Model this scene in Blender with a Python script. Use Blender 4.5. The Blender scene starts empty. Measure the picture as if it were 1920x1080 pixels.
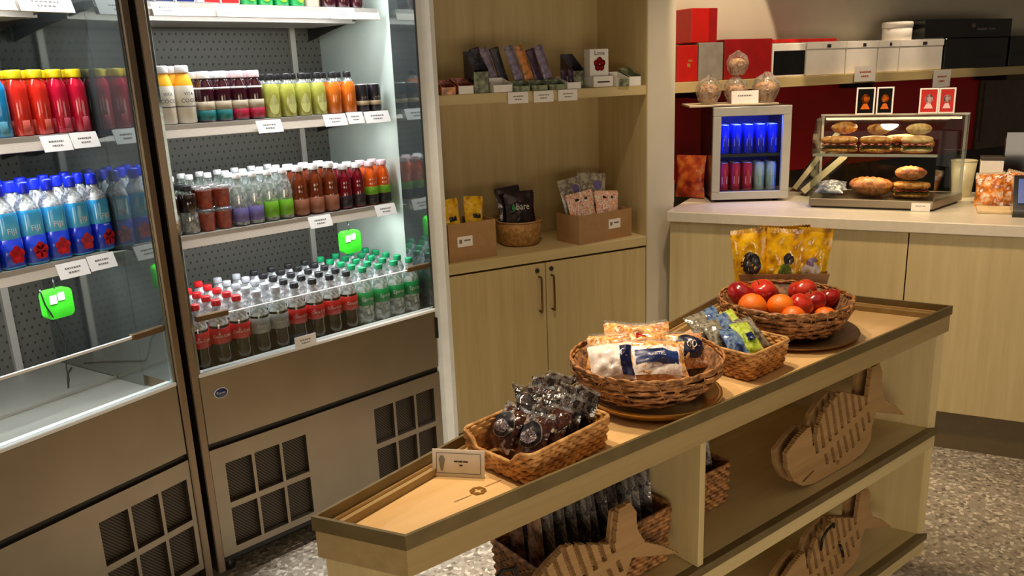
import bpy, math, random
from mathutils import Vector, Matrix, noise
R = math.radians
SC = bpy.context.scene
COL = SC.collection
rnd = random.Random(11)

# ------------------------------------------------------------------ colour and materials
def lin(c):
    out = []
    for v in c[:3]:
        v = v / 255.0
        out.append(v / 12.92 if v <= 0.04045 else ((v + 0.055) / 1.055) ** 2.4)
    return (out[0], out[1], out[2], 1.0)

def base_mat(name):
    m = bpy.data.materials.new(name); m.use_nodes = True
    nt = m.node_tree; nt.nodes.clear()
    o = nt.nodes.new('ShaderNodeOutputMaterial')
    return m, nt, o

def node(nt, t, **kw):
    n = nt.nodes.new(t)
    for k, v in kw.items():
        if hasattr(n, k): setattr(n, k, v)
        else: n.inputs[k].default_value = v
    return n

def ramp(nt, stops):
    r = nt.nodes.new('ShaderNodeValToRGB')
    e = r.color_ramp.elements
    while len(e) > len(stops): e.remove(e[-1])
    while len(e) < len(stops): e.new(0.5)
    for el, (p, c) in zip(e, stops):
        el.position = p; el.color = c
    return r

def M(name, rgb, rough=0.5, metal=0.0, coat=0.0, var=0.10, scale=18.0, bump=0.0, bscale=60.0, spec=0.5, rgb2=None):
    """plain principled surface with a little procedural colour variation and optional bump"""
    m, nt, o = base_mat(name)
    p = node(nt, 'ShaderNodeBsdfPrincipled')
    p.inputs['Roughness'].default_value = rough; p.inputs['Metallic'].default_value = metal
    p.inputs['Coat Weight'].default_value = coat; p.inputs['Coat Roughness'].default_value = 0.08
    p.inputs['Specular IOR Level'].default_value = spec
    tc = node(nt, 'ShaderNodeTexCoord')
    nz = node(nt, 'ShaderNodeTexNoise'); nz.inputs['Scale'].default_value = scale; nz.inputs['Detail'].default_value = 4
    nt.links.new(tc.outputs['Object'], nz.inputs['Vector'])
    a = lin(rgb); b = lin(rgb2) if rgb2 else tuple(min(1, x * (1 - var * 2)) for x in a[:3]) + (1,)
    r = ramp(nt, [(0.35, b), (0.65, a)])
    nt.links.new(nz.outputs['Fac'], r.inputs['Fac']); nt.links.new(r.outputs['Color'], p.inputs['Base Color'])
    if bump:
        n2 = node(nt, 'ShaderNodeTexNoise'); n2.inputs['Scale'].default_value = bscale
        nt.links.new(tc.outputs['Object'], n2.inputs['Vector'])
        bp = node(nt, 'ShaderNodeBump'); bp.inputs['Strength'].default_value = bump; bp.inputs['Distance'].default_value = 0.004
        nt.links.new(n2.outputs['Fac'], bp.inputs['Height']); nt.links.new(bp.outputs['Normal'], p.inputs['Normal'])
    nt.links.new(p.outputs['BSDF'], o.inputs['Surface'])
    return m

def wood(name, c1, c2, axis=2, rough=0.45, scale=3.0):
    m, nt, o = base_mat(name)
    p = node(nt, 'ShaderNodeBsdfPrincipled'); p.inputs['Roughness'].default_value = rough
    tc = node(nt, 'ShaderNodeTexCoord'); mp = node(nt, 'ShaderNodeMapping')
    s = [9 * scale, 9 * scale, 9 * scale]; s[axis] = 0.45 * scale
    mp.inputs['Scale'].default_value = s
    nz = node(nt, 'ShaderNodeTexNoise'); nz.inputs['Scale'].default_value = 1.0; nz.inputs['Detail'].default_value = 6
    nz.inputs['Roughness'].default_value = 0.65
    nt.links.new(tc.outputs['Object'], mp.inputs['Vector']); nt.links.new(mp.outputs['Vector'], nz.inputs['Vector'])
    r = ramp(nt, [(0.3, lin(c2)), (0.68, lin(c1))])
    nt.links.new(nz.outputs['Fac'], r.inputs['Fac']); nt.links.new(r.outputs['Color'], p.inputs['Base Color'])
    nt.links.new(p.outputs['BSDF'], o.inputs['Surface'])
    return m

def steel(name, rgb=(165, 160, 150), rough=0.32, axis=0, metal=1.0):
    m, nt, o = base_mat(name)
    p = node(nt, 'ShaderNodeBsdfPrincipled'); p.inputs['Metallic'].default_value = metal
    tc = node(nt, 'ShaderNodeTexCoord'); mp = node(nt, 'ShaderNodeMapping')
    s = [240, 240, 240]; s[axis] = 3
    mp.inputs['Scale'].default_value = s
    nz = node(nt, 'ShaderNodeTexNoise'); nz.inputs['Scale'].default_value = 1.0; nz.inputs['Detail'].default_value = 2
    nt.links.new(tc.outputs['Object'], mp.inputs['Vector']); nt.links.new(mp.outputs['Vector'], nz.inputs['Vector'])
    big = node(nt, 'ShaderNodeTexNoise'); big.inputs['Scale'].default_value = 5
    nt.links.new(tc.outputs['Object'], big.inputs['Vector'])
    a = lin(rgb); r = ramp(nt, [(0.3, tuple(x * .86 for x in a[:3]) + (1,)), (0.7, a)])
    nt.links.new(big.outputs['Fac'], r.inputs['Fac']); nt.links.new(r.outputs['Color'], p.inputs['Base Color'])
    mr = node(nt, 'ShaderNodeMapRange'); mr.inputs['To Min'].default_value = rough - .06; mr.inputs['To Max'].default_value = rough + .1
    nt.links.new(nz.outputs['Fac'], mr.inputs['Value']); nt.links.new(mr.outputs['Result'], p.inputs['Roughness'])
    nt.links.new(p.outputs['BSDF'], o.inputs['Surface'])
    return m

def glass(name, tint=(235, 245, 240), refl=0.10, rough=0.02, milk=0.0):
    """thin clear sheet: lets the view through, mirrors more at grazing angles, MILK adds a little white body"""
    m, nt, o = base_mat(name)
    tr = node(nt, 'ShaderNodeBsdfTransparent'); tr.inputs['Color'].default_value = lin(tint)
    gl = node(nt, 'ShaderNodeBsdfGlossy'); gl.inputs['Roughness'].default_value = rough
    lw = node(nt, 'ShaderNodeLayerWeight'); lw.inputs['Blend'].default_value = 0.25
    ma = node(nt, 'ShaderNodeMath', operation='MULTIPLY_ADD'); ma.inputs[1].default_value = 0.38; ma.inputs[2].default_value = refl
    nt.links.new(lw.outputs['Fresnel'], ma.inputs[0])
    mx = node(nt, 'ShaderNodeMixShader')
    nt.links.new(ma.outputs[0], mx.inputs['Fac']); nt.links.new(tr.outputs[0], mx.inputs[1]); nt.links.new(gl.outputs[0], mx.inputs[2])
    last = mx
    if milk:
        df = node(nt, 'ShaderNodeBsdfDiffuse'); df.inputs['Color'].default_value = lin((235, 238, 236))
        tc = node(nt, 'ShaderNodeTexCoord'); nz = node(nt, 'ShaderNodeTexNoise'); nz.inputs['Scale'].default_value = 60
        nt.links.new(tc.outputs['Object'], nz.inputs['Vector'])
        r = ramp(nt, [(0.45, (milk * .5,) * 3 + (1,)), (0.62, (min(1, milk * 1.8),) * 3 + (1,))])
        nt.links.new(nz.outputs['Fac'], r.inputs['Fac'])
        m2 = node(nt, 'ShaderNodeMixShader')
        nt.links.new(r.outputs['Color'], m2.inputs['Fac']); nt.links.new(mx.outputs[0], m2.inputs[1]); nt.links.new(df.outputs[0], m2.inputs[2])
        last = m2
    nt.links.new(last.outputs[0], o.inputs['Surface'])
    return m

def emit(name, rgb, strength):
    m, nt, o = base_mat(name)
    e = node(nt, 'ShaderNodeEmission'); e.inputs['Color'].default_value = lin(rgb); e.inputs['Strength'].default_value = strength
    nt.links.new(e.outputs[0], o.inputs['Surface'])
    return m

def stripes(name, c1, c2, scale, angle, rough=0.5, metal=0.0, thin=0.5):
    m, nt, o = base_mat(name)
    p = node(nt, 'ShaderNodeBsdfPrincipled'); p.inputs['Roughness'].default_value = rough; p.inputs['Metallic'].default_value = metal
    tc = node(nt, 'ShaderNodeTexCoord'); mp = node(nt, 'ShaderNodeMapping'); mp.inputs['Rotation'].default_value = angle
    w = node(nt, 'ShaderNodeTexWave'); w.inputs['Scale'].default_value = scale; w.bands_direction = 'X'
    nt.links.new(tc.outputs['Object'], mp.inputs['Vector']); nt.links.new(mp.outputs['Vector'], w.inputs['Vector'])
    r = ramp(nt, [(thin - .1, lin(c1)), (thin + .1, lin(c2))])
    nt.links.new(w.outputs['Fac'], r.inputs['Fac']); nt.links.new(r.outputs['Color'], p.inputs['Base Color'])
    nt.links.new(p.outputs['BSDF'], o.inputs['Surface'])
    return m

def perforated(name, c1, c2):
    m, nt, o = base_mat(name)
    p = node(nt, 'ShaderNodeBsdfPrincipled'); p.inputs['Roughness'].default_value = .45; p.inputs['Metallic'].default_value = .2
    tc = node(nt, 'ShaderNodeTexCoord'); mp = node(nt, 'ShaderNodeMapping')
    mp.inputs['Rotation'].default_value = (R(90), 0, 0)
    nt.links.new(tc.outputs['Object'], mp.inputs['Vector'])
    b = node(nt, 'ShaderNodeTexBrick'); b.inputs['Scale'].default_value = 1
    b.inputs['Brick Width'].default_value = .024; b.inputs['Row Height'].default_value = .026; b.inputs['Mortar Size'].default_value = .0095
    b.inputs['Color1'].default_value = lin(c2); b.inputs['Color2'].default_value = lin(c2); b.inputs['Mortar'].default_value = lin(c1)
    nt.links.new(mp.outputs['Vector'], b.inputs['Vector']); nt.links.new(b.outputs['Color'], p.inputs['Base Color'])
    nt.links.new(p.outputs['BSDF'], o.inputs['Surface'])
    return m

def terrazzo(name):
    m, nt, o = base_mat(name)
    p = node(nt, 'ShaderNodeBsdfPrincipled'); p.inputs['Roughness'].default_value = .38
    tc = node(nt, 'ShaderNodeTexCoord')
    v = node(nt, 'ShaderNodeTexVoronoi'); v.inputs['Scale'].default_value = 84; v.inputs['Randomness'].default_value = 1
    nz = node(nt, 'ShaderNodeTexNoise'); nz.inputs['Scale'].default_value = 30; nz.inputs['Detail'].default_value = 5
    for t in (v, nz): nt.links.new(tc.outputs['Object'], t.inputs['Vector'])
    bw = node(nt, 'ShaderNodeSeparateColor'); nt.links.new(v.outputs['Color'], bw.inputs[0])
    r = ramp(nt, [(0.0, lin((66, 56, 44))), (.16, lin((128, 116, 98))), (.45, lin((160, 152, 138))), (.7, lin((140, 128, 110))), (.93, lin((222, 212, 194)))])
    nt.links.new(bw.outputs[0], r.inputs['Fac'])
    r2 = ramp(nt, [(.35, lin((150, 142, 128))), (.65, lin((176, 168, 154)))])
    nt.links.new(nz.outputs['Fac'], r2.inputs['Fac'])
    mx = node(nt, 'ShaderNodeMix', data_type='RGBA'); mx.inputs['Factor'].default_value = .30
    nt.links.new(r.outputs['Color'], mx.inputs[6]); nt.links.new(r2.outputs['Color'], mx.inputs[7])
    nt.links.new(mx.outputs[2], p.inputs['Base Color'])
    nt.links.new(p.outputs['BSDF'], o.inputs['Surface'])
    return m

def speckled(name, cols, scale=70, rough=0.25, coat=0.6, bump=0.5):
    """crumpled printed film or food: patches of several colours"""
    m, nt, o = base_mat(name)
    p = node(nt, 'ShaderNodeBsdfPrincipled'); p.inputs['Roughness'].default_value = rough; p.inputs['Coat Weight'].default_value = coat
    p.inputs['Coat Roughness'].default_value = 0.1
    tc = node(nt, 'ShaderNodeTexCoord')
    nz = node(nt, 'ShaderNodeTexNoise'); nz.inputs['Scale'].default_value = scale; nz.inputs['Detail'].default_value = 3
    nt.links.new(tc.outputs['Object'], nz.inputs['Vector'])
    n = len(cols)
    r = ramp(nt, [(0.34 + .32 * i / max(1, n - 1), lin(c)) for i, c in enumerate(cols)])
    nt.links.new(nz.outputs['Fac'], r.inputs['Fac']); nt.links.new(r.outputs['Color'], p.inputs['Base Color'])
    if bump:
        bp = node(nt, 'ShaderNodeBump'); bp.inputs['Strength'].default_value = bump; bp.inputs['Distance'].default_value = 0.003
        n2 = node(nt, 'ShaderNodeTexNoise'); n2.inputs['Scale'].default_value = scale * 1.7
        nt.links.new(tc.outputs['Object'], n2.inputs['Vector'])
        nt.links.new(n2.outputs['Fac'], bp.inputs['Height']); nt.links.new(bp.outputs['Normal'], p.inputs['Normal'])
        nt.links.new(bp.outputs['Normal'], p.inputs['Coat Normal'])
    nt.links.new(p.outputs['BSDF'], o.inputs['Surface'])
    return m

MT = dict(
    laminate=wood('beech_laminate', (206, 186, 136), (188, 167, 116)),
    laminate_h=wood('beech_laminate_flat', (206, 186, 136), (190, 170, 120), axis=0),
    laminate_top=wood('beech_tabletop', (226, 190, 134), (212, 174, 118), axis=0, rough=.38),
    plank=wood('carved_plank', (176, 140, 92), (142, 106, 62), axis=0, rough=.6),
    laminate_dark=wood('beech_laminate_dark', (172, 148, 102), (154, 130, 84), axis=0),  # darker beech laminate of the island apron
    bronze=M('bronze_edging', (118, 102, 66), .42, .3, var=.1),
    cream_wall=M('cream_wall_paint', (212, 204, 184), .75, var=.03, scale=4),
    grey_wall=M('grey_wall_paint', (190, 180, 164), .8, var=.03, scale=4),
    red_wall=M('deep_red_panel', (186, 10, 12), .5, var=.1, scale=5),
    dark_wall=M('dark_brown_panel', (44, 34, 28), .6),
    kick=M('olive_brown_kick', (98, 82, 52), .5, var=.05),
    stone=M('cream_counter_stone', (218, 208, 188), .3, var=.04, scale=30),
    floor=terrazzo('terrazzo'),
    steel=steel('brushed_steel', (158, 147, 130), .32),
    steel_v=steel('brushed_steel_upright', (150, 132, 112), .36, axis=2),
    liner=M('fridge_liner', (198, 210, 198), .25, .15, coat=.3, var=.02),
    perf=perforated('perforated_back', (94, 92, 84), (40, 38, 34)),
    shelf_metal=steel('shelf_metal', (196, 190, 180), .45, metal=.5),
    rail=stripes('price_rail', (214, 204, 190), (178, 164, 146), 120, (0, R(90), 0), rough=.35),
    grille=stripes('vent_mesh', (24, 20, 16), (84, 74, 62), 42, (0, R(42), 0), rough=.5, metal=.3),
    black=M('black_plastic', (18, 17, 17), .4, var=.2),
    black_gloss=M('black_gloss', (14, 13, 15), .18, coat=.5, var=.2),
    white=M('white_paint', (236, 234, 228), .4, var=.02),
    column=M('pale_grey_enamel', (236, 238, 232), .38, coat=.2, var=.03),
    card=M('white_card', (240, 236, 230), .6, var=.02),
    ink=M('dark_ink', (46, 42, 48), .6),
    inkgrey=M('grey_ink', (120, 112, 108), .6),
    glass=glass('clear_glass', (246, 250, 248), .03, .02),
    sheet=glass('clear_plastic_film', (250, 250, 250), .12, .08, milk=.10),
    mirror=steel('dark_mirror_glass', (150, 160, 160), .05, metal=.9),
    clear=glass('clear_bottle', (226, 234, 230), .14, .05, milk=.22),
    clear_white=glass('bottle_shoulder', (220, 228, 230), .2, .05, milk=.42),  # white patches stand in for reflections off the clear plastic
    blue_water=glass('blue_bottle', (90, 175, 225), .12, .04, milk=.12),
    kraft=M('kraft_board', (172, 132, 88), .75, var=.06, scale=30, bump=.1),
    kraft_dark=M('kraft_board_inside', (120, 88, 54), .8),
    wicker=M('seagrass', (224, 172, 104), .6, var=.3, scale=45, rgb2=(158, 104, 52)),
    wicker_dark=M('brown_wicker', (190, 134, 78), .5, var=.3, scale=60, rgb2=(98, 60, 30)),
    gold=M('gold_tray', (226, 178, 96), .22, .55, var=.08),
    led=emit('cool_led', (238, 244, 250), 6.0),
    blue_led=emit('blue_led', (40, 70, 255), 10.0),
)

# ------------------------------------------------------------------ mesh builder
class MB:
    def __init__(s): s.v = []; s.f = []; s.m = []; s.s = []; s.X = Matrix.Identity(4)
    def add(s, vs, fs, mat=0, smooth=False):
        b = len(s.v); X = s.X
        s.v.extend([X @ Vector(p) for p in vs])
        for f in fs:
            s.f.append([b + i for i in f]); s.m.append(mat); s.s.append(smooth)
        return s
    def box(s, x0, x1, y0, y1, z0, z1, mat=0, bev=0.0):
        if bev <= 0:
            vs = [(x, y, z) for z in (z0, z1) for y in (y0, y1) for x in (x0, x1)]
            fs = [(0, 2, 3, 1), (4, 5, 7, 6), (0, 1, 5, 4), (2, 6, 7, 3), (0, 4, 6, 2), (1, 3, 7, 5)]
            return s.add(vs, fs, mat)
        b = min(bev, (x1 - x0) * .45, (y1 - y0) * .45, (z1 - z0) * .45)
        vs = []; idx = {}
        for i, (cx, sx) in enumerate(((x0, 1), (x1, -1))):
            for j, (cy, sy) in enumerate(((y0, 1), (y1, -1))):
                for k, (cz, sz) in enumerate(((z0, 1), (z1, -1))):
                    for a in range(3):
                        p = [cx, cy, cz]
                        for ax, sg in ((0, sx), (1, sy), (2, sz)):
                            if ax != a: p[ax] += sg * b
                        idx[i, j, k, a] = len(vs); vs.append(p)
        fs = []
        def q(l): fs.append([idx[t] for t in l])
        for i in (0, 1): q([(i, 0, 0, 0), (i, 1, 0, 0), (i, 1, 1, 0), (i, 0, 1, 0)])
        # vertex 'a' is the one kept on the corner coordinate of axis a
        for j in (0, 1): q([(0, j, 0, 1), (1, j, 0, 1), (1, j, 1, 1), (0, j, 1, 1)])
        for k in (0, 1): q([(0, 0, k, 2), (1, 0, k, 2), (1, 1, k, 2), (0, 1, k, 2)])
        for i in (0, 1):
            for j in (0, 1): q([(i, j, 0, 0), (i, j, 1, 0), (i, j, 1, 1), (i, j, 0, 1)])
            for k in (0, 1): q([(i, 0, k, 0), (i, 1, k, 0), (i, 1, k, 2), (i, 0, k, 2)])
        for j in (0, 1):
            for k in (0, 1): q([(0, j, k, 1), (1, j, k, 1), (1, j, k, 2), (0, j, k, 2)])
        for i in (0, 1):
            for j in (0, 1):
                for k in (0, 1): q([(i, j, k, 0), (i, j, k, 1), (i, j, k, 2)])
        return s.add(vs, fs, mat)
    def tube(s, pts, r, n=6, closed=False, mat=0, caps=True):
        pts = [Vector(p) for p in pts]; L = len(pts); vs = []; fs = []
        rr = r if isinstance(r, (list, tuple)) else [r] * L
        up = None
        for i, p in enumerate(pts):
            a = pts[(i - 1) % L] if (closed or i > 0) else p
            b = pts[(i + 1) % L] if (closed or i < L - 1) else p
            t = (b - a)
            t = t.normalized() if t.length > 1e-9 else Vector((0, 0, 1))
            if up is None or abs(up.dot(t)) > .98:
                up = Vector((0, 0, 1)) if abs(t.z) < .9 else Vector((1, 0, 0))
            n1 = t.cross(up)
            n1 = n1.normalized() if n1.length > 1e-6 else t.orthogonal().normalized()
            n2 = n1.cross(t); up = n2
            for k in range(n):
                a_ = 2 * math.pi * k / n
                vs.append(p + (n1 * math.cos(a_) + n2 * math.sin(a_)) * rr[i])
        for i in range(L if closed else L - 1):
            for k in range(n):
                a0 = i * n + k; a1 = i * n + (k + 1) % n
                b0 = ((i + 1) % L) * n + k; b1 = ((i + 1) % L) * n + (k + 1) % n
                fs.append((a0, a1, b1, b0))
        if not closed and caps:
            fs.append(list(range(n))[::-1]); fs.append([(L - 1) * n + k for k in range(n)])
        return s.add(vs, fs, mat, True)
    def lathe(s, prof, seg=18, mat=0, c=(0, 0), sq=2.0, smooth=True, mats=None, ex=1.0):
        """profile [(r, z)] turned about a vertical axis; SQ over 2 squares the section, EX stretches x"""
        vs = []; fs = []; ms = []
        for r, z in prof:
            for k in range(seg):
                a = 2 * math.pi * k / seg; ca, sa = math.cos(a), math.sin(a)
                q = 1.0 if sq == 2.0 else (abs(ca) ** sq + abs(sa) ** sq) ** (-1.0 / sq)
                vs.append((c[0] + r * q * ca * ex, c[1] + r * q * sa, z))
        for i in range(len(prof) - 1):
            for k in range(seg):
                k2 = (k + 1) % seg
                s_ = mats[i] if mats else mat
                fs.append(((i * seg + k, i * seg + k2, (i + 1) * seg + k2, (i + 1) * seg + k), s_))
        b = len(s.v); X = s.X
        s.v.extend([X @ Vector(p) for p in vs])
        for f, m_ in fs:
            s.f.append([b + i for i in f]); s.m.append(m_); s.s.append(smooth)
        if prof[0][0] > 1e-6: s.f.append([b + k for k in range(seg)][::-1]); s.m.append(mats[0] if mats else mat); s.s.append(False)
        if prof[-1][0] > 1e-6: s.f.append([b + (len(prof) - 1) * seg + k for k in range(seg)]); s.m.append(mats[-1] if mats else mat); s.s.append(False)
        return s
    def prism(s, poly, z0, z1, mat=0, f=None, smooth=False):
        """polygon in the plane, thickened from z0 to z1; F maps (u, v, w) to a point"""
        n = len(poly); f = f or (lambda u, v, w: (u, v, w))
        vs = [f(u, v, z0) for u, v in poly] + [f(u, v, z1) for u, v in poly]
        fs = [list(range(n))[::-1], [n + i for i in range(n)]]
        fs += [(i, (i + 1) % n, n + (i + 1) % n, n + i) for i in range(n)]
        return s.add(vs, fs, mat, smooth)
    def grid(s, nu, nv, f, mat=0, smooth=True, wrap=False):
        vs = [f(i / nu, j / nv) for j in range(nv + 1) for i in range(nu + 1)]
        fs = [(j * (nu + 1) + i, j * (nu + 1) + i + 1, (j + 1) * (nu + 1) + i + 1, (j + 1) * (nu + 1) + i) for j in range(nv) for i in range(nu)]
        return s.add(vs, fs, mat, smooth)
    def build(s, name, mats, parent=None, loc=None, rot=None, bevel=0.0):
        me = bpy.data.meshes.new(name)
        me.from_pydata([tuple(p) for p in s.v], [], s.f)
        if not isinstance(mats, (list, tuple)): mats = [mats]
        for m in mats: me.materials.append(MT[m] if isinstance(m, str) else m)
        for p, mi, sm in zip(me.polygons, s.m, s.s): p.material_index = mi; p.use_smooth = sm
        import bmesh
        bm = bmesh.new(); bm.from_mesh(me); bmesh.ops.recalc_face_normals(bm, faces=bm.faces); bm.to_mesh(me); bm.free()
        me.update()
        o = bpy.data.objects.new(name, me); COL.objects.link(o)
        if parent: o.parent = parent
        if loc is not None: o.location = loc
        if rot is not None: o.rotation_euler = rot
        return o

def tag(o, label=None, cat=None, group=None, kind=None):
    if label: o['label'] = label
    if cat: o['category'] = cat
    if group: o['group'] = group
    if kind: o['kind'] = kind
    return o

def thing(name, label, cat, loc=(0, 0, 0), rz=0.0, group=None, rot=None):
    o = bpy.data.objects.new(name, None); COL.objects.link(o); o.empty_display_size = .05
    o.location = loc; o.rotation_euler = rot if rot else (0, 0, rz)
    return tag(o, label, cat, group)

def dup(root, loc, rz=None, label=None, group=None, rot=None, scale=None):
    c = root.copy(); COL.objects.link(c); c.location = loc
    if rz is not None: c.rotation_euler = (0, 0, rz)
    if rot is not None: c.rotation_euler = rot
    if scale: c.scale = scale
    if label: c['label'] = label
    if group: c['group'] = group
    for ch in list(root.children):
        d = ch.copy(); COL.objects.link(d); d.parent = c
        for g in list(ch.children):
            e = g.copy(); COL.objects.link(e); e.parent = d
    return c

class Frame:
    """local x runs along a front, y goes back from it, z up"""
    def __init__(s, ox, oy, az):
        s.o = Vector((ox, oy, 0)); s.th = R(90 - az)
    def pt(s, x, y, z=0.0):
        c, n = math.cos(s.th), math.sin(s.th)
        return Vector((s.o.x + x * c - y * n, s.o.y + x * n + y * c, z))

_txt = {}
def text2d(body, size=1.0):
    if body in _txt: vs, fs = _txt[body]
    else:
        cu = bpy.data.curves.new('t', 'FONT'); cu.body = body; cu.align_x = 'CENTER'; cu.align_y = 'CENTER'; cu.resolution_u = 2
        ob = bpy.data.objects.new('t', cu); COL.objects.link(ob)
        dg = bpy.context.evaluated_depsgraph_get(); ev = ob.evaluated_get(dg); me = ev.to_mesh()
        vs = [tuple(v.co) for v in me.vertices]; fs = [tuple(p.vertices) for p in me.polygons]
        ev.to_mesh_clear(); bpy.data.objects.remove(ob); bpy.data.curves.remove(cu)
        _txt[body] = (vs, fs)
    return [(x * size, y * size) for x, y, _ in vs], fs

def put_text(mb, body, size, f, mat=1):
    vs, fs = text2d(body, size)
    mb.add([f(x, y) for x, y in vs], fs, mat)

ORD = ['first', 'second', 'third', 'fourth', 'fifth', 'sixth', 'seventh', 'eighth', 'ninth', 'tenth', 'eleventh', 'twelfth', 'thirteenth', 'fourteenth']

# ------------------------------------------------------------------ flexible packs
def pack_surf(w, h, t, seed, wr=0.25, sx=.55, top=0.0):
    def f(u, v, side):
        a = max(0.0, math.sin(math.pi * u)) ** sx; b = max(0.0, math.sin(math.pi * v)) ** .6
        n = noise.noise(Vector((u * 5 + seed * 7.3, v * 5 + seed * 3.1, side * 2.0)))
        n2 = noise.noise(Vector((u * 13 + seed, v * 13, side * 4.0 + seed)))
        y = side * t * .5 * a * b * (1 + wr * 1.6 * n + wr * .8 * n2)
        edge = noise.noise(Vector((u * 9, v * 9, seed * 2.0))) * wr * .03
        pinch = 1 - .10 * math.sin(math.pi * v) * (1 if t > 0 else 0)
        x = (u - .5) * w * (pinch + .0) + edge * w
        y += noise.noise(Vector((u * 3, v * 3, seed * 5.0))) * wr * .25 * t * (1 - b * .3)
        return (x, y, v * h + edge * h)
    return f

def pack_mesh(mb, w, h, t, seed, wr=.25, nu=14, nv=16, mat=0):
    f = pack_surf(w, h, t, seed, wr)
    mb.grid(nu, nv, lambda u, v: f(u, v, -1), mat)
    mb.grid(nu, nv, lambda u, v: f(u, v, 1), mat)
    z = []
    return f

def pack_patch(mb, f, cu, cv, ru, rv, eps=.0012, mat=0, rect=False, rings=5, seg=20):
    """a sticker that follows the front of a pack"""
    if rect:
        mb.grid(8, 8, lambda a, b: (lambda p: (p[0], p[1] - eps, p[2]))(f(cu + ru * (2 * a - 1), cv + rv * (2 * b - 1), -1)), mat)
    else:
        mb.grid(seg, rings, lambda a, b: (lambda p: (p[0], p[1] - eps, p[2]))(f(cu + ru * b * math.cos(2 * math.pi * a), cv + rv * b * math.sin(2 * math.pi * a), -1)), mat)

# ------------------------------------------------------------------ woven baskets
def rounded_rect(w, d, r, n=6):
    pts = []
    for cx, cy, a0 in ((w / 2 - r, d / 2 - r, 0), (-w / 2 + r, d / 2 - r, 90), (-w / 2 + r, -d / 2 + r, 180), (w / 2 - r, -d / 2 + r, 270)):
        for k in range(n + 1):
            a = R(a0 + 90 * k / n); pts.append((cx + r * math.cos(a), cy + r * math.sin(a)))
    return pts

def resample(pts, n):
    L = [0.0]
    P = pts + [pts[0]]
    for a, b in zip(P, P[1:]): L.append(L[-1] + math.hypot(b[0] - a[0], b[1] - a[1]))
    out = []
    j = 0
    for i in range(n):
        s = L[-1] * i / n
        while L[j + 1] < s: j += 1
        t = (s - L[j]) / max(1e-9, L[j + 1] - L[j])
        out.append((P[j][0] + (P[j + 1][0] - P[j][0]) * t, P[j][1] + (P[j + 1][1] - P[j][1]) * t))
    return out, L[-1]

def woven(mb, outline, h, rows, flare=1.06, stitch=.011, amp=.0022, rad=None, n=None, dip=None, z0=.002):
    """over-and-under strands round the outline; DIP(x, y) lowers the rim locally"""
    per = resample(outline, 8)[1]
    m = int(per / stitch); m += m % 2
    n = m * 3
    pts, _ = resample(outline, n)
    rad = rad or h / rows * .56
    hmax = []
    for i, (x, y) in enumerate(pts): hmax.append(h - (dip(x, y) if dip else 0))
    for k in range(rows):
        zz = h * (k + .5) / rows; sc = 1 + (flare - 1) * zz / h
        path = []
        for i, (x, y) in enumerate(pts):
            ph = math.pi * m * i / n + math.pi * k
            d = math.hypot(x, y) or 1
            o = amp * math.sin(ph)
            z = zz * hmax[i] / h
            path.append(((x * sc + x / d * o), (y * sc + y / d * o), z0 + z + .0009 * math.sin(i * 1.7 + k)))
        mb.tube(path, rad, 5, True)
    # inner wall and bottom keep the basket closed
    q, _ = resample(outline, 48)
    qi = [(x * .965, y * .965) for x, y in q]
    hh = [h - (dip(x, y) if dip else 0) for x, y in q]
    vs = [(x, y, z0) for x, y in qi] + [(x * flare, y * flare, z0 + z * .97) for (x, y), z in zip(qi, hh)]
    mb.add(vs, [(i, (i + 1) % 48, 48 + (i + 1) % 48, 48 + i) for i in range(48)] + [list(range(48))], 0, True)

def rim_path(outline, h, flare, dip=None, z0=.002, n=90):
    q, _ = resample(outline, n)
    return [(x * flare, y * flare, z0 + h - (dip(x, y) if dip else 0)) for x, y in q]
# ================================================================== frames of the place
F1 = Frame(-.978, 2.27, 32.5)      # left cold case
F2 = Frame(-.962, 2.285, 46.6)     # right cold case
AL = Frame(.66, 3.60, 63.5)        # cupboard niche, pillar and back wall
CT = Frame(.69, 3.53, 117.0)       # service counter
IF = Frame(-.176, 1.096, 52.6)     # island
MF = Frame(.933, 3.715, 94.0)      # small drinks cooler

def framed(mb, fr, name, mats, parent=None):
    return mb.build(name, mats, parent, fr.pt(0, 0), (0, 0, fr.th))

# ================================================================== setting
mb = MB(); mb.box(-4.2, 5.2, -1.6, 6.4, -.06, 0); tag(mb.build('floor', 'floor'), kind='structure')
mb = MB(); mb.box(.098, 3.6, .55, .67, 0, 2.85); tag(framed(mb, AL, 'wall_back', 'cream_wall'), kind='structure')
mb = MB(); mb.box(.099, 2.96, .535, .549, .955, 1.425); tag(framed(mb, AL, 'trim_1', 'red_wall'), kind='structure')
mb = MB(); mb.box(.099, 3.55, .535, .549, .0, .953); tag(framed(mb, AL, 'trim_2', 'dark_wall'), kind='structure')
mb = MB(); mb.box(2.965, 3.55, .52, .549, .955, 1.425); mb.box(3.0, 3.52, .512, .5205, 1.0, 1.39); tag(framed(mb, AL, 'trim_3', M('taupe_panel', (92, 80, 68), .5)), kind='structure')
mb = MB(); mb.prism([(-.052, 0), (.094, 0), (.097, .53), (-.052, .53)], 0, 2.85)
mb.box(.092, .112, .02, .05, .96, 1.06)
tag(framed(mb, AL, 'trim_4', 'cream_wall'), kind='structure')
mb = MB(); mb.box(-3.4, -.054, .56, .66, 0, 2.85); tag(framed(mb, AL, 'wall_niche', 'grey_wall'), kind='structure')
mb = MB(); mb.box(-3.2, 1.0, .86, .96, 0, 2.85); tag(framed(mb, F1, 'wall_left', 'grey_wall'), kind='structure')
mb = MB(); mb.box(-4.2, 5.2, -1.6, 6.4, 2.86, 2.92); tag(mb.build('ceiling', M('ceiling_paint', (150, 142, 128), .9)), kind='structure')

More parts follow.
